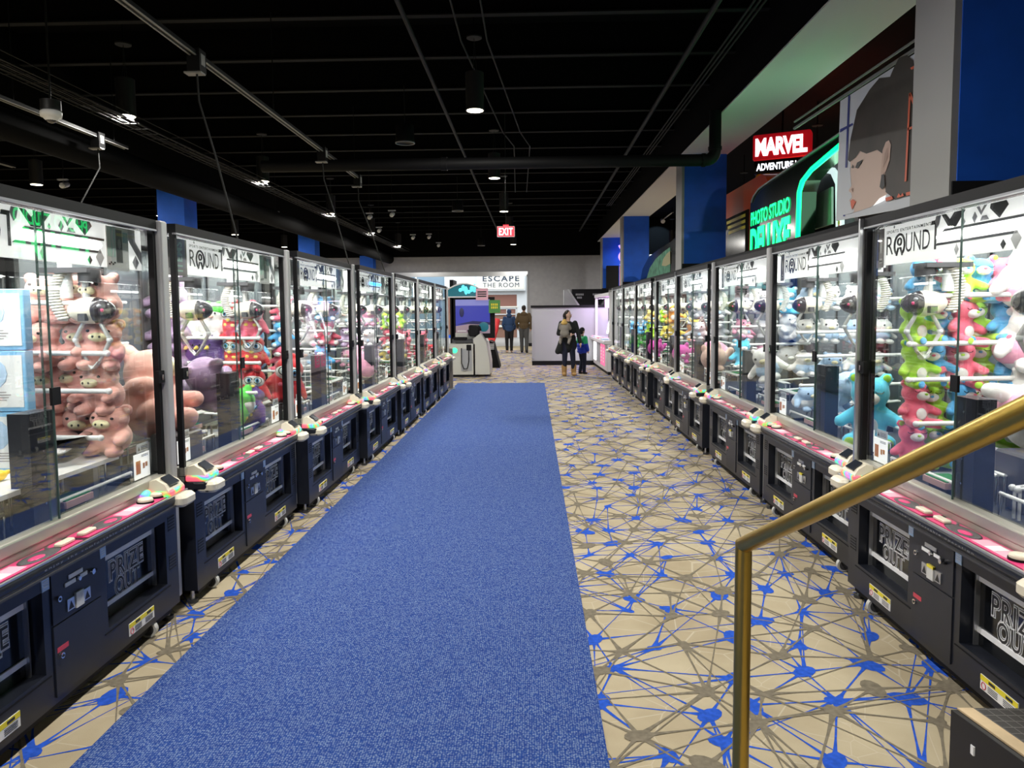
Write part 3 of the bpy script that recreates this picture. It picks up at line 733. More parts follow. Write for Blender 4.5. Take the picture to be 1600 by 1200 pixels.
_proto = {}
def plush(kind, *c):
    """a toy standing on z = 0 looking along -y; returned as a proto to be copied"""
    k = (kind, c)
    if k in _proto: return copy_tree(_proto[k])
    root = link('plush_' + kind, None)
    E_ = lambda p, r, rot=None: ('E', p, r, rot)
    L_ = lambda a, b, r, q: ('L', a, b, r, q)
    if kind == 'pig':
        b = fuse([E_((0, 0, .13), (.125, .115, .135)), E_((0, -.02, .27), (.112, .108, .098)), L_((-.10, -.05, .16), (-.11, -.13, .13), .04, .035), L_((.10, -.05, .16), (.11, -.13, .13), .04, .035),
                  E_((-.07, -.10, .04), (.05, .07, .045)), E_((.07, -.10, .04), (.05, .07, .045)), E_((-.085, .0, .345), (.045, .02, .05), (0, -.5, 0)), E_((.085, .0, .345), (.045, .02, .05), (0, .5, 0)), L_((0, .1, .1), (.0, .16, .13), .02, .015)], c[0])
        link('body', b, root)
        a = MB(); a.ell((0, -.122, .25), (.052, .035, .036), c[1], 14, 8); s = a.build('snout', root)
        for g in (-1, 1): a = MB(); a.ell((g * .018, -.155, .255), (.007, .004, .010), 'eye_black', 8, 5); a.build('nostril', s)
        eyes(root, [(-.055, -.110, .295), (.055, -.110, .295)], .011)
        for g in (-1, 1): a = MB(); a.ell((g * .09, -.012, .342), (.026, .012, .03), 'p_peach', 10, 6, rot=(0, g * .5, 0)); a.build('ear_lining', root)
    elif kind == 'bear':
        b = fuse([E_((0, 0, .095), (.070, .062, .088)), E_((0, -.01, .225), (.078, .070, .068)), E_((-.062, .0, .288), (.027, .017, .028)), E_((.062, 0, .288), (.027, .017, .028)),
                  L_((-.06, -.01, .14), (-.112, -.045, .105), .027, .027), L_((.06, -.01, .14), (.112, -.045, .105), .027, .027), L_((-.045, -.03, .035), (-.07, -.105, .032), .033, .034), L_((.045, -.03, .035), (.07, -.105, .032), .033, .034)], c[0])
        link('body', b, root)
        a = MB(); a.ell((0, -.068, .207), (.038, .03, .029), 'p_white', 12, 8); s = a.build('muzzle', root)
        a = MB(); a.ell((0, -.097, .218), (.011, .007, .008), c[1], 8, 6); a.build('nose', s)
        for g in (-1, 1):
            a = MB(); a.tube([(g * (.036 + .016 * math.cos(t)), -.0765 + .012 * abs(math.cos(t)) * .4, .240 - .010 * math.sin(t)) for t in [PI * k / 6 for k in range(7)]], .0022, 'eye_black', 5); a.build('eye', root)
            a = MB(); a.ell((g * .071, -.137, .032), (.022, .006, .022), c[1], 10, 6); a.build('foot_pad', root)
            a = MB(); a.ell((g * .062, -.016, .289), (.016, .006, .017), c[1], 8, 6); a.build('ear_lining', root)
        a = MB(); a.ell((0, -.058, .09), (.034, .010, .040), 'p_white', 12, 7); a.build('belly_patch', root)
    elif kind == 'seal':
        b = fuse([E_((0, 0, .12), (.125, .115, .12)), E_((0, -.05, .225), (.102, .098, .088)), L_((-.11, -.03, .13), (-.165, -.08, .09), .036, .028), L_((.11, -.03, .13), (.165, -.08, .09), .036, .028), E_((-.06, -.11, .035), (.042, .05, .034)), E_((.06, -.11, .035), (.042, .05, .034)), E_((-.075, -.03, .30), (.026, .018, .022)), E_((.075, -.03, .30), (.026, .018, .022))], c[0])
        link('body', b, root)
        link('bib', fuse([E_((0, .0, .11), (.134, .124, .098))], c[1], .012, 2), root)
        a = MB(); a.ell((0, -.140, .205), (.034, .022, .025), c[2], 12, 8); s = a.build('muzzle', root)
        a = MB(); a.tube([(-.014, -.160, .206), (-.007, -.162, .198), (0, -.163, .204), (.007, -.162, .198), (.014, -.160, .206)], .002, 'eye_black', 5); a.build('mouth', s)
        eyes(root, [(-.056, -.130, .24), (.056, -.130, .24)], .012)
        a = MB(); a.ell((.03, -.125, .11), (.022, .006, .026), 'p_sky', 8, 6); a.build('badge', root)
    elif kind == 'bird':
        b = fuse([E_((0, 0, .085), (.075, .068, .085)), E_((0, -.01, .16), (.066, .062, .055)), L_((-.07, 0, .12), (-.095, -.02, .05), .022, .016), L_((.07, 0, .12), (.095, -.02, .05), .022, .016), E_((-.035, -.055, .012), (.028, .036, .014)), E_((.035, -.055, .012), (.028, .036, .014))], c[0])
        link('body', b, root)
        link('hood', fuse([E_((0, .004, .185), (.072, .070, .052)), E_((0, .03, .235), (.026, .04, .024)), E_((.02, .0, .232), (.03, .03, .02))], c[1], .01, 2), root)
        a = MB(); a.cyl((0, -.066, .152), (0, -.10, .145), .017, c[2], .004, 10); a.build('beak', root)
        eyes(root, [(-.030, -.070, .172), (.030, -.070, .172)], .008)
    elif kind == 'mask':    # round body with a white face and big glasses
        b = fuse([E_((0, 0, .12), (.105, .095, .12)), E_((0, .0, .23), (.092, .085, .072)), E_((0, .01, .31), (.035, .03, .025)), L_((-.09, 0, .14), (-.135, -.03, .07), .026, .02), L_((.09, 0, .14), (.135, -.03, .07), .026, .02), E_((-.05, -.07, .025), (.036, .05, .026)), E_((.05, -.07, .025), (.036, .05, .026))], c[0])
        link('body', b, root)
        link('face', fuse([E_((0, -.030, .20), (.084, .072, .072))], 'p_white', .011, 2), root)
        for g in (-1, 1):
            a = MB(); a.ell((g * .033, -.098, .215), (.016, .008, .019), 'p_blue', 10, 6); a.ell((g * .033, -.104, .216), (.009, .005, .012), 'eye_black', 8, 6); a.build('eye', root)
        a = MB()
        for g in (-1, 1): a.tube([(g * .036 + .030 * math.cos(t), -.106 + .010 * abs(math.cos(t)), .214 + .026 * math.sin(t)) for t in [PI * k / 7 for k in range(15)]], .003, 'eye_black', 5)
        a.build('glasses', root)
        a = MB(); a.ell((0, -.098, .165), (.020, .012, .013), c[1], 8, 6); a.build('beak', root)
        for g in (-1, 1): a = MB(); a.ell((g * .026, -.075, .125), (.028, .018, .020), c[1], 8, 6); a.build('bow_tie', root)
    elif kind == 'fluffy':
        b = fuse([E_((0, 0, .13), (.14, .13, .13)), E_((-.075, 0, .25), (.035, .025, .05)), E_((.075, 0, .25), (.035, .025, .05)), E_((-.06, -.11, .03), (.04, .05, .03)), E_((.06, -.11, .03), (.04, .05, .03)), L_((.1, .05, .08), (.18, .08, .16), .03, .04)], c[0])
        link('body', b, root)
        a = MB(); a.ell((0, -.125, .13), (.035, .02, .024), c[1], 12, 7); a.build('muzzle', root)
        eyes(root, [(-.05, -.12, .165), (.05, -.12, .165)], .012)
    elif kind == 'whale':
        b = fuse([E_((0, 0, .13), (.13, .17, .13)), E_((0, -.12, .12), (.105, .10, .10)), E_((0, .19, .17), (.05, .08, .05)), E_((-.06, .25, .20), (.06, .035, .015), (0, 0, .5)), E_((.06, .25, .20), (.06, .035, .015), (0, 0, -.5)), E_((-.12, -.05, .07), (.06, .04, .018), (0, .4, .4)), E_((.12, -.05, .07), (.06, .04, .018), (0, -.4, -.4))], c[0])
        link('body', b, root)
        link('belly', fuse([E_((0, -.05, .085), (.112, .165, .082))], c[1], .012, 2), root)
        eyes(root, [(-.085, -.165, .15), (.085, -.165, .15)], .012)
        a = MB(); a.tube([(.06 * math.cos(t), -.205 - .012 * math.sin(t), .115 - .02 * math.sin(t)) for t in [PI * k / 8 for k in range(9)]], .004, c[2], 5); a.build('mouth', root)
    _proto[k] = root
    return root

HALF = dict(pig=.145, bear=.14, seal=.19, bird=.10, mask=.155, fluffy=.15, whale=.19)
def put(o, side, mi, x, y, z, label, group, face=None, tilt=(0, 0), sc=1.0, zs=1.0):
    """stand a toy at x (along the aisle), y (depth), z inside a machine; face = world heading of its front in degrees, 0 looks back down the aisle"""
    m = MACH[side, mi]; kind = o.name.split('.')[0].split('_')[1]
    y = min(max(y, .10 + HALF[kind] * sc), .96 - HALF[kind] * sc)
    o.location = m.matrix_world @ Vector((x, y, z)); o.rotation_euler = (tilt[0], tilt[1], math.radians(face or 0)); o.scale = (sc, sc, sc * zs)
    tag(o, label, 'plush toy', group)
def ordtxt(i, n, a='from the glass'): return ('nearest the glass' if i == 0 else 'farthest from the glass' if i == n - 1 else ORD[i] + ' ' + a)
ROW = {1: ['only row'], 2: ['upper row', 'lower row'], 3: ['top row', 'middle row', 'bottom row'], 4: ['top row', 'second row', 'third row', 'bottom row'], 5: ['top row', 'second row', 'third row', 'fourth row', 'bottom row']}
def rack(side, mi, pick, ys, zs, where, group, x0=.70, sc=1.0, jit=.02, face=0, squash=.84):
    """columns ys (depth, glass first) by rows zs (top first) of toys against the far end wall"""
    s = 1 if side == 'L' else -1; r = random.Random(mi * 7 + len(ys))
    for i, z in enumerate(zs):
        for j, y in enumerate(ys):
            p = pick(i, j)
            y += max(0, .11 + HALF[pick(0, 0)[1][0]] * sc * pick(0, 0)[2] - ys[0])
            if p is None: continue
            desc, args, k = p
            put(plush(*args), side, mi, s * (x0 + (.05 if j % 2 else -.0) + r.uniform(-jit, jit)), y + r.uniform(-jit, jit), z, '%s, %s, %s, %s' % (desc, ROW[len(zs)][i], ordtxt(j, len(ys)), where), group, face + r.uniform(-22, 22), (r.uniform(-.12, .10), r.uniform(-.10, .10)), sc * k, squash)

PIG = ('pig', 'p_pink', 'p_cream')
rack('L', 0, lambda i, j: ('pink stuffed pig with cream snout', PIG, 1.0) , (.15, .30, .45), (1.60, 1.37, 1.15, .94), 'nearest left machine', 'pink stuffed pigs in the nearest left machine', x0=.68, sc=.82, squash=.80)
put(plush(*PIG), 'L', 1, -.62, .36, .93, 'big pink stuffed pig tipped over the black stand behind the first grey post', 'fallen plush toys', 60, (-.5, .35), 1.5)
# second left machine
PUR = ('pig', 'p_purple', 'p_lilac')
rack('L', 1, lambda i, j: ('purple hooded stuffed animal', PUR, 1.0), (.80,), (1.62, 1.36, 1.12, .88), 'deep end of the second left machine', 'purple stuffed animals', x0=.62, sc=1.1)
for k, y in enumerate((.50, .59, .68, .77)):
    put(plush('bird', 'p_white', 'p_green', 'p_peach'), 'L', 1, .66, y, 1.46, 'white bird under green hood, %s, upper rod, second left machine' % ordtxt(k, 4), 'green hooded birds', 10 * k - 12, (0, .05), 1.08)
    put(plush('bird', 'p_violet', 'p_violet', 'p_yellow'), 'L', 1, .66, y + .01, 1.24, 'dark violet stuffed bird, %s, middle rod, second left machine' % ordtxt(k, 4), 'violet birds', 8 * k - 20, (.1, -.05), 1.02)
    put(plush('bird', 'p_white', 'p_green', 'p_yellow'), 'L', 1, .64, y, 1.03, 'white bird under green hood, %s, low row, second left machine' % ordtxt(k, 4), 'green hooded birds', 14 * k - 30, (-.1, .05), 1.0)
for i, z in enumerate((1.44, 1.20, .94)):
    for j, y in enumerate((.24, .37)):
        put(plush('mask', 'p_red' if (i + j) % 3 else 'p_rose', 'p_yellow'), 'L', 1, .66, y, z, 'red bespectacled stuffed toy, %s, %s, second left machine' % (ROW[3][i], ('by the glass', 'behind the front one')[j]), 'red bespectacled toys', 15 - 25 * j, (0, .08), .92)
put(plush('pig', 'p_purple', 'p_white'), 'L', 1, .22, .33, 1.0, 'big purple stuffed animal lying head down over the turf of the second left machine', 'fallen plush toys', 200, (-.75, .25), 1.15)
put(plush('mask', 'p_green', 'p_yellow'), 'L', 1, .40, .36, .80, 'green stuffed toy with white face lying on the rods of the second left machine', 'fallen plush toys', 120, (.6, .2), 1.1)
put(plush('bird', 'p_violet', 'p_violet', 'p_cream'), 'L', 1, .62, .22, .76, 'violet stuffed bird sitting low by the far end of the second left machine', 'fallen plush toys', -20, (0, 0), 1.4)
# third left machine
rack('L', 2, lambda i, j: [('sky blue stuffed bear', ('bear', 'p_blue', 'p_white'), 1), ('white stuffed seal with pale bib', ('seal', 'p_white', 'p_palegray', 'p_peach'), .8), ('rose stuffed bear', ('bear', 'p_rose', 'p_white'), 1), ('white stuffed bear', ('bear', 'p_white', 'p_blush'), 1.05)][(i * 2 + j) % 4], (.18, .40, .62), (1.55, 1.30, 1.06), 'third left machine', 'mixed plush toys in the third left machine', x0=.62, sc=1.0)
put(plush('mask', 'p_red', 'p_rose'), 'L', 2, -.60, .24, .88, 'red stuffed bird with white bespectacled face perched upright behind the second grey post', 'fallen plush toys', 20, (0, .25), 1.3)
put(plush('bear', 'p_blue', 'p_white'), 'L', 2, -.55, .50, 1.18, 'sky blue stuffed bear above the red bespectacled bird, third left machine', 'fallen plush toys', -15, (.2, 0), 1.2)
# fourth to seventh left machines
rack('L', 3, lambda i, j: [('pale pink stuffed seal', ('seal', 'p_blush', 'p_white', 'p_peach'), .85), ('white stuffed seal', ('seal', 'p_white', 'p_palegray', 'p_peach'), .85), ('lilac stuffed pig', ('pig', 'p_lilac', 'p_white'), .85)][(i + j) % 3], (.22, .50), (1.45, 1.20, .95), 'fourth left machine', 'pale plush toys in the fourth left machine', x0=.6)
put(plush('whale', 'p_blush', 'p_white', 'p_cream'), 'L', 3, .1, .28, .90, 'pink stuffed whale tipped nose down in the fourth left machine', 'fallen plush toys', 35, (.5, .1), 1.1)
rack('L', 4, lambda i, j: [('lime stuffed bear', ('bear', 'p_lime', 'p_rose'), 1), ('rose stuffed bear', ('bear', 'p_rose', 'p_white'), 1), ('yellow stuffed bear', ('bear', 'p_yellow', 'p_white'), 1.1)][i % 3], (.16, .36), (1.38, 1.12, .88), 'fifth left machine', 'bright bears in the fifth left machine', x0=.55, sc=1.05)
put(plush('bear', 'p_white', 'p_rose'), 'L', 4, .1, .3, 1.0, 'white stuffed bear on the near rods of the fifth left machine', 'fallen plush toys', 20, (0, .4), 1.2)
rack('L', 5, lambda i, j: ('rose red stuffed pig', ('pig', 'p_rose', 'p_blush'), .8), (.16, .42), (1.05, .80), 'sixth left machine', 'rose pigs in the sixth left machine', x0=.45)
rack('L', 6, lambda i, j: ('dark red stuffed seal', ('seal', 'p_red', 'p_rose', 'p_blush'), .8), (.2, .5), (.78,), 'seventh left machine', 'red seals in the seventh left machine', x0=.2)

# first right machine: bears on the end rack, seals behind them
BC = ['p_blue', 'p_rose', 'p_lime']; BN = ['blue', 'rose', 'lime green']
def bears(i, j):
    k = (i * 2 + j + (i // 2)) % 3
    return (BN[k] + ' stuffed bear', ('bear', BC[k], BC[(k + 1) % 3]), 1.0)
rack('R', 0, bears, (.22, .335, .45, .565, .68), (1.66, 1.44, 1.22, 1.0, .78), 'first right machine', 'stuffed bears in the first right machine', x0=.68, sc=.94, jit=.012, squash=.88)
for k, z in enumerate((1.62, 1.30, .98)):
    put(plush('seal', 'p_white', 'p_blush', 'p_mint'), 'R', 0, -.60, .84, z, 'white stuffed seal with mint muzzle and pink bib, %s, behind the bears' % ROW[3][k], 'white seals of the first right machine', -8 + 10 * k, (0, .05), 1.12)
put(plush('seal', 'p_white', 'p_blush', 'p_mint'), 'R', 0, -.24, .52, .98, 'white seal in a pink bib slumped behind the handrail, over the turf', 'white seals of the first right machine', -40, (-.5, .5), 1.45)
# second right machine: pale blue seals
rack('R', 1, lambda i, j: ('white stuffed seal in pale blue bib' if (i + j) % 3 else 'pale sky blue stuffed seal', ('seal', 'p_white' if (i + j) % 3 else 'p_sky', 'p_sky' if (i + j) % 3 else 'p_white', 'p_cream'), 1.0), (.25, .44, .62, .80), (1.62, 1.36, 1.10, .84), 'second right machine', 'pale blue seals in the second right machine', x0=.68, sc=.74)
put(plush('seal', 'p_sky', 'p_sky', 'p_white'), 'R', 1, -.35, .22, .94, 'pale blue stuffed seal tipped off the rods of the second right machine', 'fallen plush toys', 50, (.6, -.3), 1.0)
put(plush('bear', 'p_aqua', 'p_lime'), 'R', 1, .30, .20, .735, 'bright aqua stuffed bear seated upright at the near end of the second right machine', 'fallen plush toys', -25, (0, 0), 1.55)
# the rest of the right row
rack('R', 2, lambda i, j: [('grey fluffy stuffed animal', ('fluffy', 'p_gray', 'p_white'), .9), ('blush stuffed seal', ('seal', 'p_blush', 'p_white', 'p_peach'), .8), ('aqua stuffed bear', ('bear', 'p_aqua', 'p_white'), 1.1), ('pale grey stuffed pig', ('pig', 'p_palegray', 'p_white'), .85)][(i + 3 * j) % 4], (.18, .42, .66), (1.58, 1.32, 1.05), 'third right machine', 'mixed plush toys in the third right machine', x0=.62)
put(plush('fluffy', 'p_gray', 'p_palegray'), 'R', 2, -.3, .30, .92, 'round grey fluffy toy tipped over the rods of the third right machine', 'fallen plush toys', 40, (.5, 0), 1.15)
put(plush('seal', 'p_white', 'p_sky', 'p_cream'), 'R', 2, .28, .22, 1.0, 'white and pale blue seal at the near end of the third right machine', 'fallen plush toys', -30, (.2, -.3), 1.0)
rack('R', 3, lambda i, j: [('grey stuffed pig', ('pig', 'p_gray', 'p_palegray'), .9), ('pale grey stuffed seal', ('seal', 'p_palegray', 'p_gray', 'p_white'), .9)][(i + j) % 2], (.2, .5), (1.50, 1.22), 'fourth right machine', 'grey plush toys in the fourth right machine', x0=.60)
put(plush('whale', 'p_blush', 'p_sky', 'p_white'), 'R', 3, -.05, .26, .95, 'pink and pale blue stuffed whale lying on the rods of the fourth right machine', 'fallen plush toys', 60, (.2, .2), 1.15)
put(plush('fluffy', 'p_peach', 'p_white'), 'R', 3, .35, .28, .92, 'peach stuffed animal beside the striped whale, fourth right machine', 'fallen plush toys', -20, (.2, -.2), 1.1)
rack('R', 4, lambda i, j: [('orange stuffed bear', ('bear', 'p_orange', 'p_yellow'), 1.2), ('yellow stuffed bear', ('bear', 'p_yellow', 'p_white'), 1.2)][(i + j) % 2], (.2, .46), (1.42, 1.14), 'fifth right machine', 'orange and yellow bears', x0=.55)
put(plush('fluffy', 'p_magenta', 'p_white'), 'R', 4, .1, .25, .86, 'magenta round plush toy low in the fifth right machine', 'fallen plush toys', 0, (.2, 0), 1.0)
rack('R', 5, lambda i, j: [('yellow stuffed seal', ('seal', 'p_yellow', 'p_cream', 'p_orange'), .85), ('lime stuffed pig', ('pig', 'p_lime', 'p_cream'), .85)][(i + j) % 2], (.2, .46), (1.40, 1.12), 'sixth right machine', 'yellow and lime toys', x0=.5)
put(plush('fluffy', 'p_magenta', 'p_blush'), 'R', 5, .1, .22, .84, 'magenta round plush toy low in the sixth right machine', 'fallen plush toys', 0, (.2, 0), 1.0)
rack('R', 6, lambda i, j: [('blue stuffed pig', ('pig', 'p_blue', 'p_white'), .9), ('green stuffed pig', ('pig', 'p_green', 'p_white'), .9)][i], (.2, .46), (1.12, .85), 'seventh right machine', 'blue and green pigs', x0=.4)
put(plush('seal', 'p_white', 'p_sky', 'p_cream'), 'R', 7, .0, .3, .80, 'lone white seal in the almost empty eighth right machine', 'fallen plush toys', 0, (0, 0), .9)

# black stands, prize boxes, duck and bowl in the machines
def stand(side, mi, x, y, w, d, h, label):
    m = MACH[side, mi]; a = MB(); a.rbox(-w / 2, -d / 2, 0, w / 2, d / 2, h, 'poster_dark', .02, 3); o = a.build('display_stand'); o.location = m.matrix_world @ Vector((x, y, .727)); o.rotation_euler = (0, 0, m.rotation_euler.z)
    tag(o, label, 'stand', 'black display stands')
mat('p_duck', (.85, .55, .02), .35); mat('pb_edge', (.22, .48, .74), .35); mat('pb_face', (.82, .85, .86), .35)
stand('L', 1, -.60, .22, .26, .2, .22, 'black cloth stand under the tipped pink pig')
stand('R', 0, .0, .50, .34, .3, .26, 'black cloth stand under the slumped white seal')
stand('L', 2, -.60, .24, .22, .2, .15, 'black stand under the perched red bespectacled bird')
for k in range(3):
    b = MB(); b.rbox(-.15, -.03, 0, .15, .03, .272, 'pb_edge', .006, 2)
    o = thing('prize_box', 'blue bordered white prize box, %s of the stack in the nearest left machine' % ('bottom', 'middle', 'top')[k], 'box', MACH['L', 0].matrix_world @ Vector((.26, .48, .94 + .275 * k)), PI / 2 * 0 + .05 * k, 'stacked prize boxes')
    b.build('carton', o)
    b = MB(); b.box(-.135, -.033, .02, .135, -.029, .253, 'pb_face'); b.ell((-.0, -.033, .17), (.07, .002, .07), 'p_sky', 16, 6)
    for j in range(4): b.box(-.10, -.0345, .05 + .012 * j, .06 + .01 * (j % 3), -.03, .054 + .012 * j, 'poster_mid')
    b.build('printed_face', o)
a = MB(); a.box(-.72, -.3, 0, .72, .3, .02, 'white_gloss'); a.cyl((-.74, .315, .01), (.74, .315, .01), .010, 'rod_white', n=8)
for x in (-.6, .6): a.box(x - .02, -.25, -.19, x + .02, .28, 0, 'gray')
for x in (-.5, -.2, .1, .4): a.box(x - .012, .298, -.004, x + .012, .318, .022, 'chrome')
o = a.build('shelf_board'); o.location = MACH['L', 0].matrix_world @ Vector((-.08, .46, .918)); o.rotation_euler = (0, 0, PI / 2); tag(o, 'white board over the playfield of the nearest left machine', 'board')
d = thing('rubber_duck', 'small yellow rubber duck on the white board', 'toy duck', MACH['L', 0].matrix_world @ Vector((.06, .36, .938)), -.6)
link('body', fuse([('E', (0, 0, .025), (.032, .042, .026)), ('E', (0, -.02, .06), (.022, .022, .022)), ('E', (0, .045, .035), (.012, .015, .01))], 'p_duck', .005, 2), d)
a = MB(); a.ell((0, -.043, .056), (.010, .010, .004), 'orange', 8, 6); a.build('beak', d); eyes(d, [(-.01, -.038, .066), (.01, -.038, .066)], .003)
a = MB(); pr = [(.0, .0), (.05, .004), (.10, .03), (.135, .08), (.15, .13), (.146, .131), (.13, .082), (.096, .034), (.05, .008), (0, .004)]
a.lathe((0, 0, 0), pr, 'acrylic_clear', 28); o = a.build('clear_bowl'); o.location = MACH['L', 0].matrix_world @ Vector((.44, .34, .939)); tag(o, 'clear plastic bowl standing on the white board', 'bowl')
# wire baskets of the third and fourth left machines
for mi, x in ((2, .30), (3, .35)):
    m = MACH['L', mi]; a = MB()
    for k in range(9): a.cyl((-.2 + .05 * k, 0, 0), (-.2 + .05 * k, 0, .42), .003, 'rod_white', n=5)
    for k in range(9): a.cyl((-.2, 0, .05 * k + .01), (.2, 0, .05 * k + .01), .003, 'rod_white', n=5)
    for k in range(5): a.cyl((-.2 + .1 * k, 0, .01), (-.2 + .1 * k, .25, .01), .003, 'rod_white', n=5)
    o = a.build('wire_grid'); o.location = m.matrix_world @ Vector((x, .32, .765)); o.rotation_euler = (0, 0, .2)
    tag(o, 'white wire grid standing in the %s left machine' % ORD[mi], 'wire grid')
# ---------------------------------------------------------------- ceiling fittings
mat('lamp_can', (.012, .012, .012), .5)
mat('lamp_face', (1, .95, .80), .5, emit=6.0, ecol=(1, .93, .74))
mat('exit_red', (.9, .02, .03), .5, emit=1.6, ecol=(1, .03, .05))
mat('exit_white', (1, .85, .85), .5, emit=1.6, ecol=(1, .75, .75))
mat('purple_screen', (.3, .12, .6), .5, emit=.35, ecol=(.45, .2, .9))
def lamp_proto():
    root = link('pendant_light', None)
    a = MB(); a.cyl((0, 0, .02), (0, 0, .48), .12, 'lamp_can', n=24); a.cyl((0, 0, 0), (0, 0, .02), .124, 'lamp_can', n=24); a.cyl((0, 0, .48), (0, 0, .50), .06, 'lamp_can', n=16); a.build('lamp_housing', root)
    a = MB(); a.cyl((0, 0, -.004), (0, 0, .004), .108, 'lamp_face', n=24); a.build('diffuser', root)
    a = MB()
    for g in range(3): a.cyl((.03 * math.cos(g * 2.1), .03 * math.sin(g * 2.1), .50), (0, 0, .92), .004, 'pipe_gray', n=5)
    a.build('suspension_cable', root)
    a = MB(); a.cyl((0, 0, .92), (0, 0, .94), .10, 'pipe_gray', n=20); a.cyl((0, 0, .94), (0, 0, 1.395), .012, 'ceiling_black', n=6); a.build('canopy', root)
    l = bpy.data.lights.new('downlight', 'AREA'); l.energy = P_PENDANT; l.shape = 'DISK'; l.size = .20; l.color = (1, .965, .90)
    link('downlight', l, root, (0, 0, -.03))
    return root
pl = lamp_proto(); first = True
PX = [(-.73, 'above the blue runner'), (-5.37, 'beyond the left machines'), (-10.0, 'in the far left aisle'), (5.6, 'behind the half wall')]
for ix, (x, where) in enumerate(PX):
    for iy, y in enumerate((-.12, 4.87, 9.86, 14.85, 19.84, 24.83, 29.8)):
        if ix == 3 and iy < 2: continue
        o = pl if first else copy_tree(pl); first = False
        o.location = (x, y, 4.26)
        k0 = (2, 2, 3, 2)[ix]; tag(o, ('black cylinder pendant light overhead out of view, %s back, %s' % (ORD[k0 - 1 - iy], where)) if iy < k0 else 'black cylinder pendant light, %s in view of the row %s' % (ORD[iy - k0], where), 'pendant light', 'pendant lights')
# rods and pipes
def run(name, pts, r, m, label, cat, n=8, group=None): a = MB(); a.tube(pts, r, m, n); return tag(a.build(name), label, cat, group)
run('ceiling_pipe', [(-1.33, -3, 4.75), (-1.33, 32, 4.75)], .028, 'pipe_gray', 'thin dark sprinkler pipe running lengthwise under the joists left of the exit sign', 'pipe')
run('ceiling_pipe', [(2.0, -3, 4.9), (2.0, 31, 4.9)], .035, 'pipe_gray', 'dark pipe running lengthwise beside the soffit, toward the aisle', 'pipe')
for k in range(3): run('conduit', [(2.42 + .06 * k, -3, 4.95), (2.42 + .06 * k, 24, 4.95)], .014, 'pipe_gray', '%s of three thin conduits close to the soffit' % ('aisle-side one', 'middle one', 'soffit-side one')[k], 'conduit', 6, 'soffit conduits')
P1 = at(1117, 250, 1, 11.6); P0 = at(1117, 208, 1, 11.6)
pts = [(-4.2, 11.6, P1.z), (P1.x - .14, 11.6, P1.z)] + [(P1.x - .14 + .14 * math.sin(t), 11.6, P1.z + .14 - .14 * math.cos(t)) for t in [PI / 2 * k / 6 for k in range(1, 7)]] + [(P1.x, 11.6, 4.66)]
a = MB(); a.tube(pts, .092, 'pipe_black', 16); a.cyl((P1.x, 11.6, P1.z + .15), (P1.x, 11.6, P1.z + .20), .104, 'pipe_black', n=16); a.cyl((P1.x - .2, 11.6, P1.z), (P1.x - .15, 11.6, P1.z), .104, 'pipe_black', n=16); a.cyl((-1.4, 11.6, P1.z), (-1.3, 11.6, P1.z), .104, 'pipe_black', n=16)
tag(a.build('drain_pipe'), 'thick black pipe crossing the aisle and bending up into the white soffit', 'pipe')
for k, dx in enumerate((0, .32)):
    pts = [(-.62 + dx, -1, 4.95), (-.62 + dx, 6.6, 4.95), (-.85 + dx, 8.0, 4.95), (-.85 + dx, 9.3, 4.95), (-.52 + dx, 14.0, 4.95), (-.34 + dx, 15.2, 4.95), (-.45 + dx, 21, 4.95)]
    run('conduit', pts, .012, 'pipe_gray', 'bent thin conduit weaving past the pendant lights, %s' % ('left one', 'right one')[k], 'conduit', 6, 'bent conduits')
for k, (x, y0, y1, z) in enumerate(((-3.08, 4.6, 13.3, 4.0), (-5.80, 6, 10.6, 4.0), (-8.3, 8, 11.8, 4.0))):
    a = MB(); a.box(x - .035, y0, z, x + .035, y1, z + .035, 'pipe_black'); a.box(x - .034, y0, z - .006, x - .016, y1, z + .002, 'track_white'); a.box(x + .016, y0, z - .006, x + .034, y1, z + .002, 'track_white')
    for yy in (y0 + .3, (y0 + y1) / 2, y1 - .3): a.cyl((x, yy, z), (x, yy, 5.2), .006, 'pipe_black', n=5)
    tag(a.build('power_track'), 'pale lined power track hanging lengthwise, %s' % ('closest to the aisle', 'between the tray and the duct', 'farthest from the aisle')[k], 'track', 'power tracks')
for k, (px_, py_, x, Y, ex) in enumerate(((290, 100, -3.08, 6.9, (-2.75, 7.0)), (491, 232, -3.08, 11.0, (-2.65, 10.9)), (568, 290, -3.08, 13.2, (-2.6, 13.4)), (165, 240, -5.8, 9.9, (-5.9, 9.0)))):
    a = MB(); a.box(x - .06, Y - .07, 3.86, x + .06, Y + .07, 4.06, 'pipe_black'); a.box(x - .10, Y - .05, 3.845, x + .06, Y + .05, 3.86, 'track_white'); a.box(x + .055, Y - .04, 3.92, x + .064, Y + .04, 4.02, 'track_white'); o = a.build('junction_box')
    tag(o, 'black junction box with pale plate, %s' % ('first along the track near the aisle', 'second along the track near the aisle', 'at the far end of the track near the aisle', 'on the track beyond the duct')[k], 'junction box', 'junction boxes')
    a = MB(); a.tube([(x, Y, 3.86), (x + .01, Y, 3.6), (x + (ex[0] - x) * .4, Y + (ex[1] - Y) * .4, 3.1), (ex[0], ex[1], 2.14)], .010, 'pipe_gray', 6); a.build('power_cord', o)
a = MB(); a.tube([(-6.35, -3, 3.95), (-6.35, 33, 3.95)], .20, 'ceiling_black', 16); tag(a.build('air_duct'), 'round black air duct running lengthwise beside the cable tray', 'duct')
a = MB()
for dx in (-.15, -.05, .05, .15): a.cyl((-5.45 + dx, -3, 4.2), (-5.45 + dx, 32, 4.2), .006, 'pipe_gray', n=5)
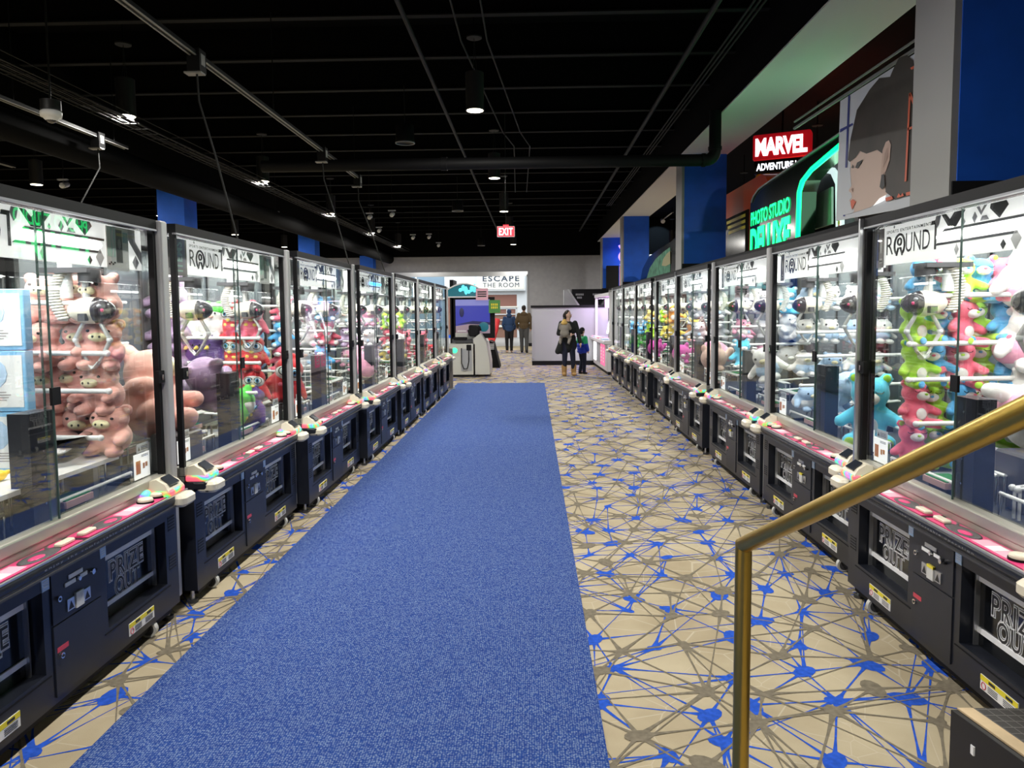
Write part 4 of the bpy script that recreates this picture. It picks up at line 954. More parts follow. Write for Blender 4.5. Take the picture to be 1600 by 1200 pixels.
for k in range(116): a.cyl((-5.62, -2.9 + .3 * k, 4.2), (-5.28, -2.9 + .3 * k, 4.2), .006, 'pipe_gray', n=5); 
for dx in (-.17, .17): a.cyl((-5.45 + dx, -3, 4.28), (-5.45 + dx, 32, 4.28), .006, 'pipe_gray', n=5)
for dx in (-.1, -.02, .07, .11): a.tube([(-5.45 + dx + .03 * math.sin(q * 1.3 + dx * 40), -3 + q, 4.225) for q in range(35)], .012, 'pipe_black', 5)
tag(a.build('cable_tray'), 'wire basket cable tray running lengthwise above the left machines', 'cable tray')
# camera dome, speakers, spotlights, exit sign, purple screen
p = at(80, 183, 2, 3.72)
o = thing('dome_camera', 'white dome security camera hanging at the upper left', 'security camera', p)
a = MB(); a.lathe((0, 0, 0), [(.0005, -.05), (.04, -.045), (.07, -.02), (.075, .0), (.10, .0), (.105, .05), (.08, .07), (.0005, .07)], 'white', 24); a.build('housing', o)
a = MB(); a.ell((0, 0, -.02), (.055, .055, .045), 'visor', 16, 10); a.build('dome', o); a = MB(); a.cyl((0, 0, .07), (0, 0, .17), .10, 'lamp_can', n=16); a.cyl((0, 0, .15), (0, 0, 1.48), .010, 'pipe_gray', n=6); a.build('hanging_rod', o)
for k, (x, y, z) in enumerate(((633, 224, 4.3), (715, 330, 4.3), (752, 384, 4.3))):
    p = at(x, y, 2, z); o = thing('ceiling_speaker', 'black drum speaker with grey rim hung left of the pendant lights, %s' % ('nearest', 'middle', 'farthest')[k] + ' of three', 'speaker', p, 0, 'drum speakers')
    a = MB(); a.lathe((0, 0, 0), [(.0005, .03), (.13, .02), (.15, 0), (.158, .005), (.150, .03), (.14, .28), (.0005, .28)], 'lamp_can', 24); a.build('housing', o)
    a = MB(); a.tube([(.15 * math.cos(t), .15 * math.sin(t), .004) for t in [2 * PI * q / 24 for q in range(25)]], .008, 'gray', 6); a.build('rim', o)
    a = MB(); a.cyl((0, 0, .28), (0, 0, 5.2 - z), .008, 'pipe_gray', n=5); a.build('hanging_rod', o)
sp = [(430, 338), (577, 340), (612, 336), (645, 372), (670, 371), (97, 290), (592, 361), (685, 384)]
for k, (x, y) in enumerate(sp):
    p = at(x, y, 2, 4.0); 
    if True:
        o = link('track_spotlight', None, None, p)
        a = MB(); a.cyl((0, .0, .0), (0, .16, .05), .055, 'gray', .05, 14); a.ell((0, -.005, 0), (.05, .02, .05), 'poster_light', 12, 7); a.build('lamp_head', o)
        a = MB(); a.box(-.09, .0, .10, .09, .06, .125, 'gray'); a.cyl((0, .05, .03), (0, .05, .11), .012, 'dark_gray', n=8); a.cyl((0, .05, .12), (0, .05, 1.655), .008, 'pipe_black', n=5); a.build('bracket', o)
        tag(o, ('small grey ceiling spotlight above the joint of the second and third left machines', 'left one of the upper pair of small grey ceiling spotlights', 'right one of the upper pair of small grey ceiling spotlights', 'left one of the lower pair of small grey ceiling spotlights', 'right one of the lower pair of small grey ceiling spotlights', 'small grey ceiling spotlight above the nearest left machine', 'lone small grey ceiling spotlight just under the upper pair', 'lowest and rightmost of the small grey ceiling spotlights')[k], 'spotlight', 'track spotlights')
p = at(790.5, 362, 1, 13.8)
o = thing('exit_sign', 'red lit exit sign hanging over the aisle', 'sign', p)
a = MB(); a.rbox(-.165, -.03, -.10, .165, .03, .10, 'white', .01, 2, 'y'); a.box(-.153, -.034, -.088, .153, -.029, .088, 'exit_red'); a.build('sign_box', o)
a = MB(); a.text('EXIT', 'exit_white', -.125, .125, -.062, .062, -.036, offset=.03, spacing=1.15); a.build('lettering', o)
a = MB(); a.cyl((0, 0, .10), (0, 0, 5.66 - p.z), .008, 'pipe_gray', n=6); a.box(-.05, -.02, .10, .05, .02, .125, 'exit_red'); a.build('hanging_rod', o)
p = at(330, 311, 2, 4.2); a = MB(); a.box(-.25, -.25, 0, .25, .25, .03, 'purple_screen'); a.cyl((0, 0, .03), (0, 0, 1.455), .008, 'pipe_black', n=5); o = a.build('purple_lamp_panel'); o.location = p; tag(o, 'small square ceiling panel glowing purple beyond the left machines', 'light panel')

# ---------------------------------------------------------------- beyond the half wall, on the right
mat('booth_orange', (.62, .075, .014), .35)
mat('booth_red', (.36, .02, .02), .35)
mat('booth_black', (.006, .010, .008), .15)
mat('neon_green', (.0, .8, .2), .5, emit=2.2, ecol=(.0, 1, .22))
mat('sign_glow', (1, 1, 1), .5, emit=1.8, ecol=(.86, .90, 1))
mat('sign_red', (.50, .010, .015), .4, emit=.22, ecol=(.8, .01, .02))
mat('mirror_panel', (.46, .56, .50), .3)
mat('booth_white', (.75, .85, .85), .4, emit=.7, ecol=(.75, .95, .95))
mat('mural_green', (.10, .32, .20), .7, noise=(5, .5))
mat('mural_tan', (.48, .46, .26), .7)
def plate(name, poly, axis, val, thick, m, parent=None, inv=None):
    """an upright plate of real thickness, its outline given in the plane axis = val"""
    d = (1, 0, 0) if axis == 0 else (0, 1, 0)
    a = MB(); a.poly(poly, m, thick, d); return a.build(name, parent)
# orange photo booth with a rounded top: profile in x-z, extruded along y
def arch(x0, x1, z0, z1, r, n=8):
    pts = [(x0, z0), (x0, z1 - r)] + [(x0 + r - r * math.cos(t), z1 - r + r * math.sin(t)) for t in [PI / 2 * k / n for k in range(1, n + 1)]]
    return pts + [(x1 - r + r * math.sin(t), z1 - r + r * math.cos(t)) for t in [PI / 2 * k / n for k in range(n + 1)]] + [(x1, z0)]
def yz_arch(mb, X, y0, y1, z0, z1, r, m, thick):
    mb.poly([(X, y, z) for y, z in arch(y0, y1, z0, z1, r)], m, thick, (1, 0, 0))
XB = 4.1
q0 = at(1127, 330, 0, XB); q1 = at(1180, 275, 0, XB)
o = thing('photo_booth', 'orange red photo booth with rounded top next to the blue column', 'photo booth', (XB, 0, 0))
OY0, OY1 = at(1172, 330, 0, 3.75).y + .06, at(1112, 330, 0, XB).y
OZ1 = 4.02
a = MB(); yz_arch(a, 0, OY0, OY1, 0, OZ1, .55, 'booth_orange', 1.5); a.build('shell', o)
a = MB(); yz_arch(a, -.02, OY1 - .72, OY1 + .02, 0, OZ1 - .10, .45, 'booth_red', .06); a.build('end_panel', o)
ya = at(1127, 370, 0, XB).y; yb = at(1114, 370, 0, XB).y
a = MB(); a.box(-.04, ya + .15, 1.9, -.022, yb - .12, at(1118, 352, 0, XB).z, 'white')
a.T = Matrix.Translation((-.05, (ya + yb) / 2, 1.95)) @ Matrix.Rotation(-PI / 2, 4, 'Z') @ Matrix.Rotation(-PI / 2, 4, 'Y')
hh = at(1118, 352, 0, XB).z - 2.0
a.text('MARVEL', 'ink', 0, hh, -.22, .22, 0, offset=.04); a.T = None
a.build('name_strip', o)
pa, pb_ = at(1135, 343, 0, XB - .01), at(1170, 343, 0, XB - .01)
a = MB(); a.box(-.03, pb_.y, 1.9, -.005, pa.y, pa.z, 'booth_black')
for k in range(3): a.box(-.035, pb_.y + .15, pa.z - .12 - .11 * k, -.029, pa.y - .12 - .08 * k, pa.z - .06 - .11 * k, 'yellow')
for k in range(5):
    for j in range(4): a.box(-.035, pb_.y + .06 + j * (pa.y - pb_.y) / 4.2, 2.0 + .14 * k, -.029, pb_.y + .02 + (j + .85) * (pa.y - pb_.y) / 4.2, 2.11 + .14 * k, ('poster_mid', 'poster_teal', 'mural_green', 'poster_light')[(k * 3 + j) % 4])
a.build('instruction_panel', o)
# hanging sign
p = at(1221, 227, 0, 4.9); sgn = thing('hanging_sign', 'red box sign with glowing white block letters over the orange booth', 'sign', p, math.radians(-26))
w = .0; k = p.y / 1150
W2 = 42 * k; H2 = 19.5 * k
a = MB(); a.rbox(-W2, 0, -H2, W2, .28, H2, 'sign_red', .04, 3, 'y'); a.build('sign_box', sgn)
a = MB(); a.text('MARVEL', 'sign_glow', -W2 * .88, W2 * .86, -H2 * .62, H2 * .62, -.012, offset=.045, spacing=.92); a.build('lettering', sgn)
a = MB(); a.box(-W2 * .95, .04, -H2 - 20 * k, W2 * .9, .22, -H2, 'booth_black'); a.text('ADVENTURE LAB', 'sign_glow', -W2 * .86, W2 * .84, -H2 - 15 * k, -H2 - 5 * k, .03, offset=.03, spacing=.95); a.build('lower_board', sgn)
a = MB(); a.cyl((0, .12, H2), (0, .12, 5.6 - p.z), .02, 'pipe_black', n=6); a.build('hanging_rod', sgn)
a = MB()
for g in (0, 1): a.tube([(-.35 + .55 * g + .14 * math.cos(t), .1, -H2 - 26 * k - .10 + .22 * math.sin(t)) for t in [PI * j / 10 for j in range(11)]], .035, 'yellow', 8)
a.build('yellow_arch', sgn)
# dark booth with green neon
XG = 3.75
g = thing('photo_booth', 'black photo booth with glowing green neon edge and green lettering', 'photo booth', (XG, 0, 0))
yL = at(1172, 330, 0, XG).y; yM = at(1242, 300, 0, XG).y; yR = at(1330, 300, 0, XG).y
zT = at(1185, 292, 0, XG).z
zT2 = at(1290, 215, 0, XG).z
a = MB()
sh = [at(x, y, 0, XG) for x, y in ((1172, 400), (1172, 330), (1173, 318), (1177, 308), (1184, 298), (1194, 291), (1300, 219), (1345, 188), (1345, 203), (1312, 227), (1268, 264), (1254, 282), (1248, 300), (1244, 390))]
a.poly([(0, q.y, q.z) for q in sh], 'booth_black', .25, (1, 0, 0)); a.box(.02, yM + .02, 0, .24, yL, 2.36, 'booth_black'); a.box(.25, yL - .06, 0, 1.5, yL, zT - .1, 'booth_black'); a.build('shell', g)
lt = [at(x, y, 0, XG - .01) for x, y in ((1174, 316), (1178, 306), (1185, 296), (1194, 289), (1300, 217), (1345, 186))]
a = MB(); a.tube([(-.01, q.y, q.z) for q in lt], .018, 'gray', 6); a.build('roof_edge', g)
ng = [at(1246, 386, 0, XG - .02), at(1249, 300, 0, XG - .02), at(1254, 283, 0, XG - .02), at(1268, 265, 0, XG - .02), at(1312, 228, 0, XG - .02), at(1345, 203, 0, XG - .02)]
a = MB(); a.tube([(-.02, q.y, q.z) for q in ng], .035, 'neon_green', 8); a.build('neon_tube', g)
a = MB()
def side_text(mb, t, m, pl, pr, zb_l, zt_l, X, off):
    """lettering on an aisle-facing wall, from y = pl (far) to y = pr (near)"""
    vs, fs = text_geo(t, off, .95); rv = text_geo(t, 0, .95)[0]
    a0 = min(v.x for v in rv); a1 = max(v.x for v in rv); b0 = min(v.y for v in rv); b1 = max(v.y for v in rv)
    mb.add([(X, pl + (pr - pl) * (v.x - a0) / (a1 - a0), zb_l + (zt_l - zb_l) * (v.y - b0) / (b1 - b0)) for v in vs], fs, m)
tl = at(1173, 330, 0, XG); tr = at(1235, 300, 0, XG)
zz0 = at(1175, 353, 0, XG).z; zz1 = at(1175, 333, 0, XG).z
side_text(a, 'PHOTO STUDIO', 'neon_green', tl.y - .05, tr.y, zz0, zz1, -.01, .02)
zd1 = at(1175, 361, 0, XG).z; side_text(a, 'DELUXE', 'neon_green', tl.y - .05, tr.y, zd1 - (zz1 - zz0) * 2.1, zd1, -.01, .045)
a.build('neon_lettering', g)
a = MB()
c0 = at(1250, 386, 0, XG + .6); c1 = at(1335, 360, 0, XG + .6); c2 = at(1335, 240, 0, XG + .6); c3 = at(1275, 270, 0, XG + .6)
a.poly([(.6, q.y, q.z) for q in (c0, c1, c2, c3, at(1254, 290, 0, XG + .6))], 'dark_gray', .05, (1, 0, 0))
fr = [at(x, y, 0, XG + .5) for x, y in ((1252, 300), (1258, 280), (1280, 268), (1298, 272), (1305, 288), (1306, 380), (1315, 380), (1315, 280), (1300, 262), (1275, 260), (1252, 280))]
a.poly([(.5, q.y, q.z) for q in fr], 'booth_white', .04, (1, 0, 0))
fr = [at(x, y, 0, XG + .45) for x, y in ((1267, 360), (1268, 308), (1299, 292), (1299, 350))]
a.poly([(.45, q.y, q.z) for q in fr], 'mirror_panel', .03, (1, 0, 0))
fr = [at(x, y, 0, XG + .3) for x, y in ((1250, 365), (1250, 297), (1258, 296), (1265, 304), (1266, 360))]
a.poly([(.3, q.y, q.z) for q in fr], 'booth_black', .03, (1, 0, 0))
for k in range(14):
    q = at(1310.5, 285 + 7 * k, 0, XG + .48); a.ell((.48, q.y, q.z), (.01, .03, .04), ('p_sky', 'p_yellow', 'p_rose', 'p_lime')[k % 4], 8, 5)
    q = at(1267, 306 + 4 * k, 0, XG + .44); a.ell((.44, q.y, q.z), (.01, .015, .03), ('p_blue', 'p_white', 'p_lime', 'p_violet')[k % 4], 8, 5)
a.build('mirror_doorway', g)
gl = bpy.data.lights.new('booth_glow', 'AREA'); gl.energy = 13; gl.size = 1.2; gl.color = (.45, 1, .6); glo = link('booth_glow', gl, g, (.35, yM - .9, 3.1)); glo.rotation_euler = (0, math.radians(180 - 60), 0)
# hanging banner with a portrait
XP = 3.35
mat('banner_white', (.72, .75, .80), .6); mat('banner_hair', (.034, .024, .019), .5, noise=(3, .4)); mat('banner_skin', (.78, .59, .50), .6); mat('banner_shade', (.50, .34, .28), .6); mat('banner_blue', (.03, .045, .26), .5); mat('banner_orange', (.75, .13, .05), .5); mat('banner_ear', (.68, .48, .40), .6)
bn = thing('banner', 'hanging advertising banner with the profile of a dark haired woman with ponytail', 'banner', (XP, 0, 0))
def bp(pts, m, k, mb): mb.poly([(-.004 * k, at(x, y, 0, XP).y, at(x, y, 0, XP).z) for x, y in pts], m)
a = MB(); A_ = [at(x, y, 0, XP) for x, y in ((1313, 158), (1500, 39), (1500, 310), (1306, 345))]; a.poly([(0, q.y, q.z) for q in A_], 'banner_white', .02, (1, 0, 0)); a.build('sheet', bn)
a = MB()
bp([(1318, 335), (1330, 262), (1328, 245), (1334, 240), (1340, 236), (1365, 232), (1382, 235), (1390, 300), (1372, 316), (1360, 324), (1335, 332)], 'banner_skin', 1, a)
bp([(1329, 262), (1331, 290), (1327, 298), (1331, 302), (1332, 308), (1328, 313), (1336, 330), (1332, 333), (1318, 336), (1318, 262)], 'banner_white', 1.5, a)
bp([(1326, 250), (1330, 218), (1340, 172), (1360, 140), (1375, 122), (1392, 120), (1397, 108), (1406, 90), (1418, 86), (1428, 94), (1434, 115), (1438, 140), (1438, 306), (1420, 306), (1400, 312), (1385, 300), (1384, 262), (1380, 240), (1372, 234), (1355, 240), (1345, 236), (1338, 246), (1329, 253)], 'banner_hair', 2, a)
bp([(1378, 276), (1381, 235), (1386, 222), (1391, 219), (1394, 226), (1392, 250), (1386, 268)], 'banner_ear', 3, a)
bp([(1382, 262), (1385, 240), (1389, 230), (1390, 245)], 'banner_shade', 4, a)
bp([(1377, 292), (1380, 273), (1384, 272), (1385, 290), (1381, 296)], 'ink', 4, a)
bp([(1331, 314), (1334, 311), (1339, 315), (1336, 321), (1333, 328), (1331, 320)], 'banner_orange', 3, a)
bp([(1331, 296), (1334, 293), (1334, 300)], 'banner_shade', 3, a)
bp([(1338, 262), (1341, 254), (1350, 249), (1347, 255), (1342, 263)], 'ink', 3, a); bp([(1332, 262), (1334, 256), (1335, 263)], 'ink', 3, a)
bp([(1366, 322), (1376, 310), (1386, 305), (1384, 313)], 'header_white', 3, a)
bp([(1313, 202), (1333, 192), (1334, 195), (1313, 207)], 'banner_blue', 1.2, a); bp([(1318, 338), (1326, 150), (1329, 148), (1321, 338)], 'banner_blue', 1.3, a)
for pts in ([(1416, 284), (1423, 146), (1426, 144), (1419, 283)], [(1423, 148), (1426, 144), (1440, 182), (1440, 190)], [(1421, 200), (1437, 193), (1437, 197), (1421, 204)], [(1425, 106), (1441, 97), (1441, 101), (1427, 109)], [(1386, 309), (1396, 306), (1398, 311), (1387, 315)], [(1404, 308), (1407, 302), (1410, 306), (1413, 301), (1415, 306), (1406, 309)], [(1418, 301), (1436, 296), (1436, 302), (1419, 306)]): bp(pts, 'banner_orange', 4, a)
a.build('printed_portrait', bn)
a = MB(); q0 = at(1240, 203, 0, XP); q1 = at(1560, -5, 0, XP); a.cyl((.01, q0.y, q0.z + .02), (.01, q1.y, q1.z + .02), .018, 'track_white', n=8); a.cyl((.01, q0.y, q0.z + .10), (.01, q1.y, q1.z + .10), .012, 'track_white', n=8); a.build('hanging_rail', bn)
# round mural on a dark partition, lit doorway behind
mu = thing('mural', 'dark partition with round green and tan mural above the right machines', 'mural', (3.5, 0, 0))
a = MB(); yy0, yy1 = at(1052, 420, 0, 3.5).y, at(1000, 420, 0, 3.5).y
a.poly([(0, q.y, q.z) for q in [at(x, y, 0, 3.5) for x, y in ((1000, 440), (1004, 420), (1014, 401), (1030, 389), (1048, 378), (1066, 360), (1066, 430), (1050, 440))]], 'booth_black', .12, (1, 0, 0)); a.build('board', mu)
a = MB(); a.poly([(-.01, q.y, q.z) for q in [at(x, y, 0, 3.49) for x, y in ((1010, 436), (1015, 419), (1024, 405), (1036, 394), (1047, 386), (1047, 428), (1030, 432))]], 'mural_green', .008, (1, 0, 0))
a.poly([(-.02, q.y, q.z) for q in [at(x, y, 0, 3.48) for x, y in ((1034, 415), (1036, 405), (1042, 396), (1047, 392), (1047, 412), (1040, 416))]], 'mural_tan', .006, (1, 0, 0)); a.build('round_picture', mu)
mat('door_glow', (.8, .9, 1), .5, emit=1.0, ecol=(.85, .93, 1))
a = MB(); q0 = at(1014, 374, 1, 33.2); q1 = at(1052, 420, 1, 33.2); a.box(q0.x, 33.2, q1.z, q1.x + .3, 33.28, q0.z, 'mall_white'); a.box(q0.x + .05, 33.16, q1.z, q0.x + .30, 33.22, q0.z - .12, 'door_glow'); a.box(q0.x + .34, 33.16, q1.z, q1.x, 33.22, q0.z - .12, 'mall_blue'); struct(a.build('window_1'))
sl = bpy.data.lights.new('wall_washer', 'SPOT'); sl.energy = 160; sl.spot_size = math.radians(70); sl.spot_blend = .3; sl.color = (.5, .75, 1)
ws = thing('wall_spotlight', 'white spotlight on an arm washing the far blue wall', 'spotlight', (at(1036, 346, 1, 31.5).x, 31.5, at(1036, 346, 1, 31.5).z))
a = MB(); a.cyl((0, 0, 0), (0, .2, .1), .09, 'white', .07, 14); a.cyl((0, .1, .08), (.9, -.6, .75), .025, 'white', n=6); a.cyl((.9, -.6, .75), (.9, -.6, 1.5), .02, 'white', n=6); a.build('lamp_arm', ws)
slo = link('wall_washer', sl, ws, (0, .3, 0)); slo.rotation_euler = (math.radians(55), 0, 0)
# violet LED column at the far end of the soffit
mat('led_violet', (.2, .1, 1), .5, emit=3, ecol=(.25, .15, 1)); mat('led_coral', (.8, .25, .2), .5, emit=.5, ecol=(1, .3, .25))
q = at(967, 400, 0, 3.6); lp = thing('light_column', 'black speaker column with violet and coral light strip by the far blue columns', 'light column', (q.x, q.y, 0))
a = MB(); a.rbox(-.5, .0, 0, .0, .3, at(957, 415, 1, q.y).z, 'black', .02, 3); a.build('cabinet', lp)
a = MB(); a.cyl((.08, 0, 1.9), (.08, 0, at(965, 416, 1, q.y).z), .05, 'led_coral', n=8); a.build('coral_strip', lp)
a = MB(); z0 = at(965, 415, 1, q.y).z; z1 = at(968, 383, 1, q.y).z; a.tube([(.08 + .05 * math.sin(k * .9), 0, z0 + (z1 - z0) * k / 12) for k in range(13)], .06, 'led_violet', 8); a.build('violet_strip', lp)
# ---------------------------------------------------------------- handrail and step
mat('brass', (.50, .34, .075), .33, metal=1.0)
h = thing('handrail', 'brushed brass handrail rising from its post toward the right edge', 'handrail', (.5505, 1.905, 0))
RR = .0215
dirv = Vector((.1635, -.823, .466)); ra, rb_, rc_ = join_ring(None, (0, 0, 1.029), (0, 0, 1), dirv, RR, 1.029, 2.2, 'brass', 32)
ra = [Vector((v.x, v.y, 0)) for v in ra]
q_ = [(k, (k + 1) % 32, 32 + (k + 1) % 32, 32 + k) for k in range(32)]
a = MB(); a.add(ra + rb_, q_, 'brass', True); a.build('post', h)
a = MB(); a.add(rb_ + rc_, q_, 'brass', True); a.add(rc_, [tuple(range(32))], 'brass'); a.build('rail', h)
a = MB(); a.lathe((0, 0, 0), [(.05, 0), (.05, .006), (.03, .016), (RR, .02)], 'brass', 24); a.build('base_flange', h)
mat('step_wood', (.56, .42, .25), .6, noise=(12, .12)); mat('step_black', (.012, .012, .013), .4); mat('step_mat', (.040, .036, .033), .7); mat('grid_line', (.15, .14, .13), .6)
zt = .30
c = at(1486, 1107, 2, zt); d = Vector((.183, -1, 0)).normalized()
o = thing('step', 'black stair step with pale wood edge strip and dark gridded top', 'step', (0, 0, 0))
n = Vector((c.x, c.y, 0)); f = n + d * 1.6
xr = 1.765
def stp(o0, o1, z): return [(n.x + o0, n.y, z), (f.x + o0, f.y, z), (f.x + o1, f.y, z), (n.x + o1, n.y, z)]
a = MB(); pts = [(n.x, n.y), (f.x, f.y), (xr + .1, f.y), (xr, n.y)]
a.poly([(x, y, 0) for x, y in reversed(pts)], 'step_black', zt - .004, (0, 0, 1)); a.build('riser_box', o)
a = MB(); a.poly(list(reversed([(n.x + .020, n.y, zt - .003), (f.x + .020, f.y, zt - .003), (f.x + .072, f.y, zt - .003), (n.x + .072, n.y, zt - .003)])), 'step_wood', .006, (0, 0, 1)); a.build('edge_strip', o)
a = MB(); a.poly(list(reversed([(n.x + .072, n.y, zt - .003), (f.x + .072, f.y, zt - .003), (xr + .1, f.y, zt - .003), (xr, n.y, zt - .003)])), 'step_mat', .005, (0, 0, 1))
for k in range(40):
    y = n.y - .01 - .035 * k
    if y < f.y: break
    x = n.x + .075 + (n.y - y) * .183; a.box(x, y - .0015, zt, xr, y + .0015, zt + .0028, 'grid_line')
for k in range(9):
    x = n.x + .075 + .035 * k
    a.poly([(x, n.y, zt + .0005), (x + .0025, n.y, zt + .0005), (x + .0025 + .183 * .6, n.y - .6, zt + .0005), (x + .183 * .6, n.y - .6, zt + .0005)], 'grid_line', .002, (0, 0, 1)) if x < xr - .11 else None
a.build('grip_mat', o)
a = MB(); q = n + d * .10; a.box(q.x - .004, q.y - .008, zt - .10, q.x + .004, q.y + .008, zt - .07, 'white'); a.build('cable_clip', o)

# ---------------------------------------------------------------- far end of the aisle
o = thing('partition_counter', 'waist high light grey partition with black cap and base', 'partition', (-.01, 21.8, 0))
a = MB(); a.box(0, 0, .13, 2.25, .22, 1.70, 'partition'); a.build('panel', o); a = MB(); a.box(-.03, -.03, 1.70, 2.25, .25, 1.77, 'black'); a.build('cap', o); a = MB(); a.box(.0, -.012, 0, 2.25, .23, .13, 'black'); a.build('base', o)
a = MB(); a.box(.0, -.03, .20, .05, -.005, 1.32, 'gray'); a.build('corner_guard', o)
y0 = 23.6; L = at(881, 456, 1, y0); Rr = at(941, 456, 1, y0); bt = at(900, 480, 1, y0)
o = thing('sign_kiosk', 'black sign board with slanted silver side standing behind the grey partition', 'sign board', (L.x, y0, 0))
w = Rr.x - L.x; zt2 = at(881, 452, 1, y0).z
a = MB(); a.box(.26, 0, 0, w + .2, .5, zt2, 'black'); a.build('board', o)
a = MB(); a.poly([(0, -.02, 0), (0, -.02, zt2 - .02), (.14, -.02, zt2), (.52, -.02, zt2 - .58), (.52, -.02, 0)], 'gray', .4, (0, 1, 0)); a.poly([(.10, -.03, zt2 - .02), (.16, -.03, zt2), (.56, -.03, zt2 - .6), (.50, -.03, zt2 - .6)], 'silver', .02, (0, 1, 0)); a.build('slanted_side', o)
a = MB()
for (x, z, ww) in ((.38, .20, .26), (.42, .30, .16), (.92, .20, .26), (.98, .30, .14)):
    for k in range(5): a.box(x + ww * k / 5, -.008, zt2 - z, x + ww * (k + .7) / 5, 0, zt2 - z + .06, 'gray')
a.build('lettering', o)
# white prize cabinet with pink panels
mat('pink_glow', (.8, .10, .25), .5, emit=.7, ecol=(1, .16, .35)); mat('white_led', (1, 1, 1), .5, emit=4, ecol=(.95, .93, 1)); mat('cab_white', (.62, .60, .60), .35); mat('lilac_glow', (.8, .4, .75), .5, emit=.8, ecol=(1, .5, .9))
o = thing('prize_cabinet', 'white prize cabinet with pink panels and glass case by the grey partition', 'arcade machine', (1.84, 20.1, 0), -PI / 2 + .02)
a = MB(); a.box(-1.7, 0, .08, 1.7, 1.0, .80, 'cab_white'); a.rbox(-1.72, -.10, .76, 1.72, .12, .86, 'cab_white', .03, 3, 'x'); a.box(-1.68, .02, 0, 1.68, .95, .08, 'black'); a.build('base', o)
for (x0, x1) in ((.25, .62), (.78, 1.15)):
    a = MB(); a.box(x0, -.012, .18, x1, .0, .72, 'pink_glow'); p_ = a.build('pink_panel', o)
    a = MB(); 
    for k in range(5): a.box(x0 + .10, -.016, .26 + k * .085, x1 - .10, -.011, .31 + k * .085, 'white')
    a.build('lettering', p_)
a = MB(); a.box(-1.5, -.012, .2, -.9, 0, .70, 'white_led'); a.box(-.7, -.012, .2, .1, 0, .72, 'gray'); a.build('front_panel', o)
a = MB()
for k in range(6): a.box(-1.5 + .5 * k, -.08, .86, -1.15 + .5 * k, .08, .885, ('pink_pale', 'p_sky', 'white', 'p_rose', 'white', 'p_sky')[k])
a.build('button_panel', o)
a = MB()
for x in (-1.68, 1.62): a.box(x, .05, .86, x + .06, .12, 2.05, 'cab_white'); a.box(x, .92, .86, x + .06, .98, 2.05, 'cab_white')
a.box(-1.7, .03, 1.98, 1.7, 1.0, 2.06, 'cab_white'); a.box(1.66, .12, .86, 1.70, .92, 1.98, 'cab_white'); a.build('case_frame', o)
a = MB(); a.box(-1.62, .075, .88, 1.62, .085, 1.98, 'glass'); a.build('glass_front', o)
a = MB(); a.box(-1.6, .85, .86, 1.6, .9, 1.98, 'white'); a.box(-1.4, .3, 1.68, 1.2, .32, 1.92, 'lilac_glow'); a.build('case_back', o)
for x in (-1.2, -.2, .8):
    a = MB(); a.tube([(x, .35, .95), (x + .35, .45, 1.62)], .03, 'white_led', 8); a.build('led_strip', o)
l = bpy.data.lights.new('case_light', 'AREA'); l.energy = 45; l.size = 1.2; l.color = (.85, .65, 1); lo = link('case_light', l, o, (-.9, .4, 1.94))
# wooden end panel closing the left row
mat('wood_end', (.20, .17, .14), .5)
a = MB(); a.box(-2.7, 15.2, .03, -1.66, 15.3, .86, 'wood_end'); a.box(-2.7, 15.18, .0, -1.62, 15.32, .03, 'silver'); o = a.build('end_panel'); tag(o, 'brown grey end panel closing off the left row of machines', 'panel')
# game cabinet with big screen
mat('game_screen', (.012, .012, .07), .3, emit=.5, ecol=(.05, .06, .50)); mat('sky_band', (.10, .10, .25), .3, emit=.4, ecol=(.30, .32, .75)); mat('sea_band', (.02, .02, .06), .3, emit=.3, ecol=(.02, .02, .12)); mat('sand_band', (.3, .22, .25), .3, emit=.3, ecol=(.30, .22, .30)); mat('aqua_glow', (.1, .6, .7), .4, emit=.7, ecol=(.12, .75, .85)); mat('marquee', (.01, .09, .12), .3, emit=.3, ecol=(.02, .2, .26)); mat('game_cream', (.50, .50, .46), .45); mat('green_lit', (.05, .8, .3), .4, emit=1.1, ecol=(.05, 1, .4)); mat('sign_green', (.07, .25, .06), .5)
y0 = 18.6; P_ = lambda x, y: at(x, y, 1, y0)
gx0 = P_(712, 500).x; gx1 = P_(768, 500).x; sz0 = P_(740, 521).z; sz1 = P_(740, 468).z
o = thing('game_cabinet', 'big arcade game cabinet with blue screen, arched marquee and cream base', 'arcade machine', (0, y0, 0))
a = MB(); a.box(gx0 - .10, 0, sz0 - .12, gx1 + .08, .18, sz1 + .06, 'black'); a.box(gx0 - .14, .0, .05, gx0 - .05, .9, sz1 + .5, 'black'); sc = a.build('screen_frame', o)
a = MB(); a.box(gx0, -.01, sz0, gx1 - .04, .0, sz1, 'game_screen'); h_ = sz1 - sz0; w_ = gx1 - .04 - gx0
a.box(gx0, -.014, sz1 - h_ * .18, gx1 - .04, -.009, sz1, 'sky_band'); a.xz([(gx0, sz0 + h_ * .22), (gx0 + w_ * .5, sz0 + h_ * .30), (gx1 - .04, sz0 + h_ * .26), (gx1 - .04, sz0), (gx0, sz0)], -.014, 'sand_band'); a.xz([(gx0, sz0 + h_ * .26), (gx0 + w_ * .5, sz0 + h_ * .37), (gx1 - .04, sz0 + h_ * .33), (gx1 - .04, sz0 + h_ * .25), (gx0 + w_ * .4, sz0 + h_ * .28)], -.016, 'sea_band')
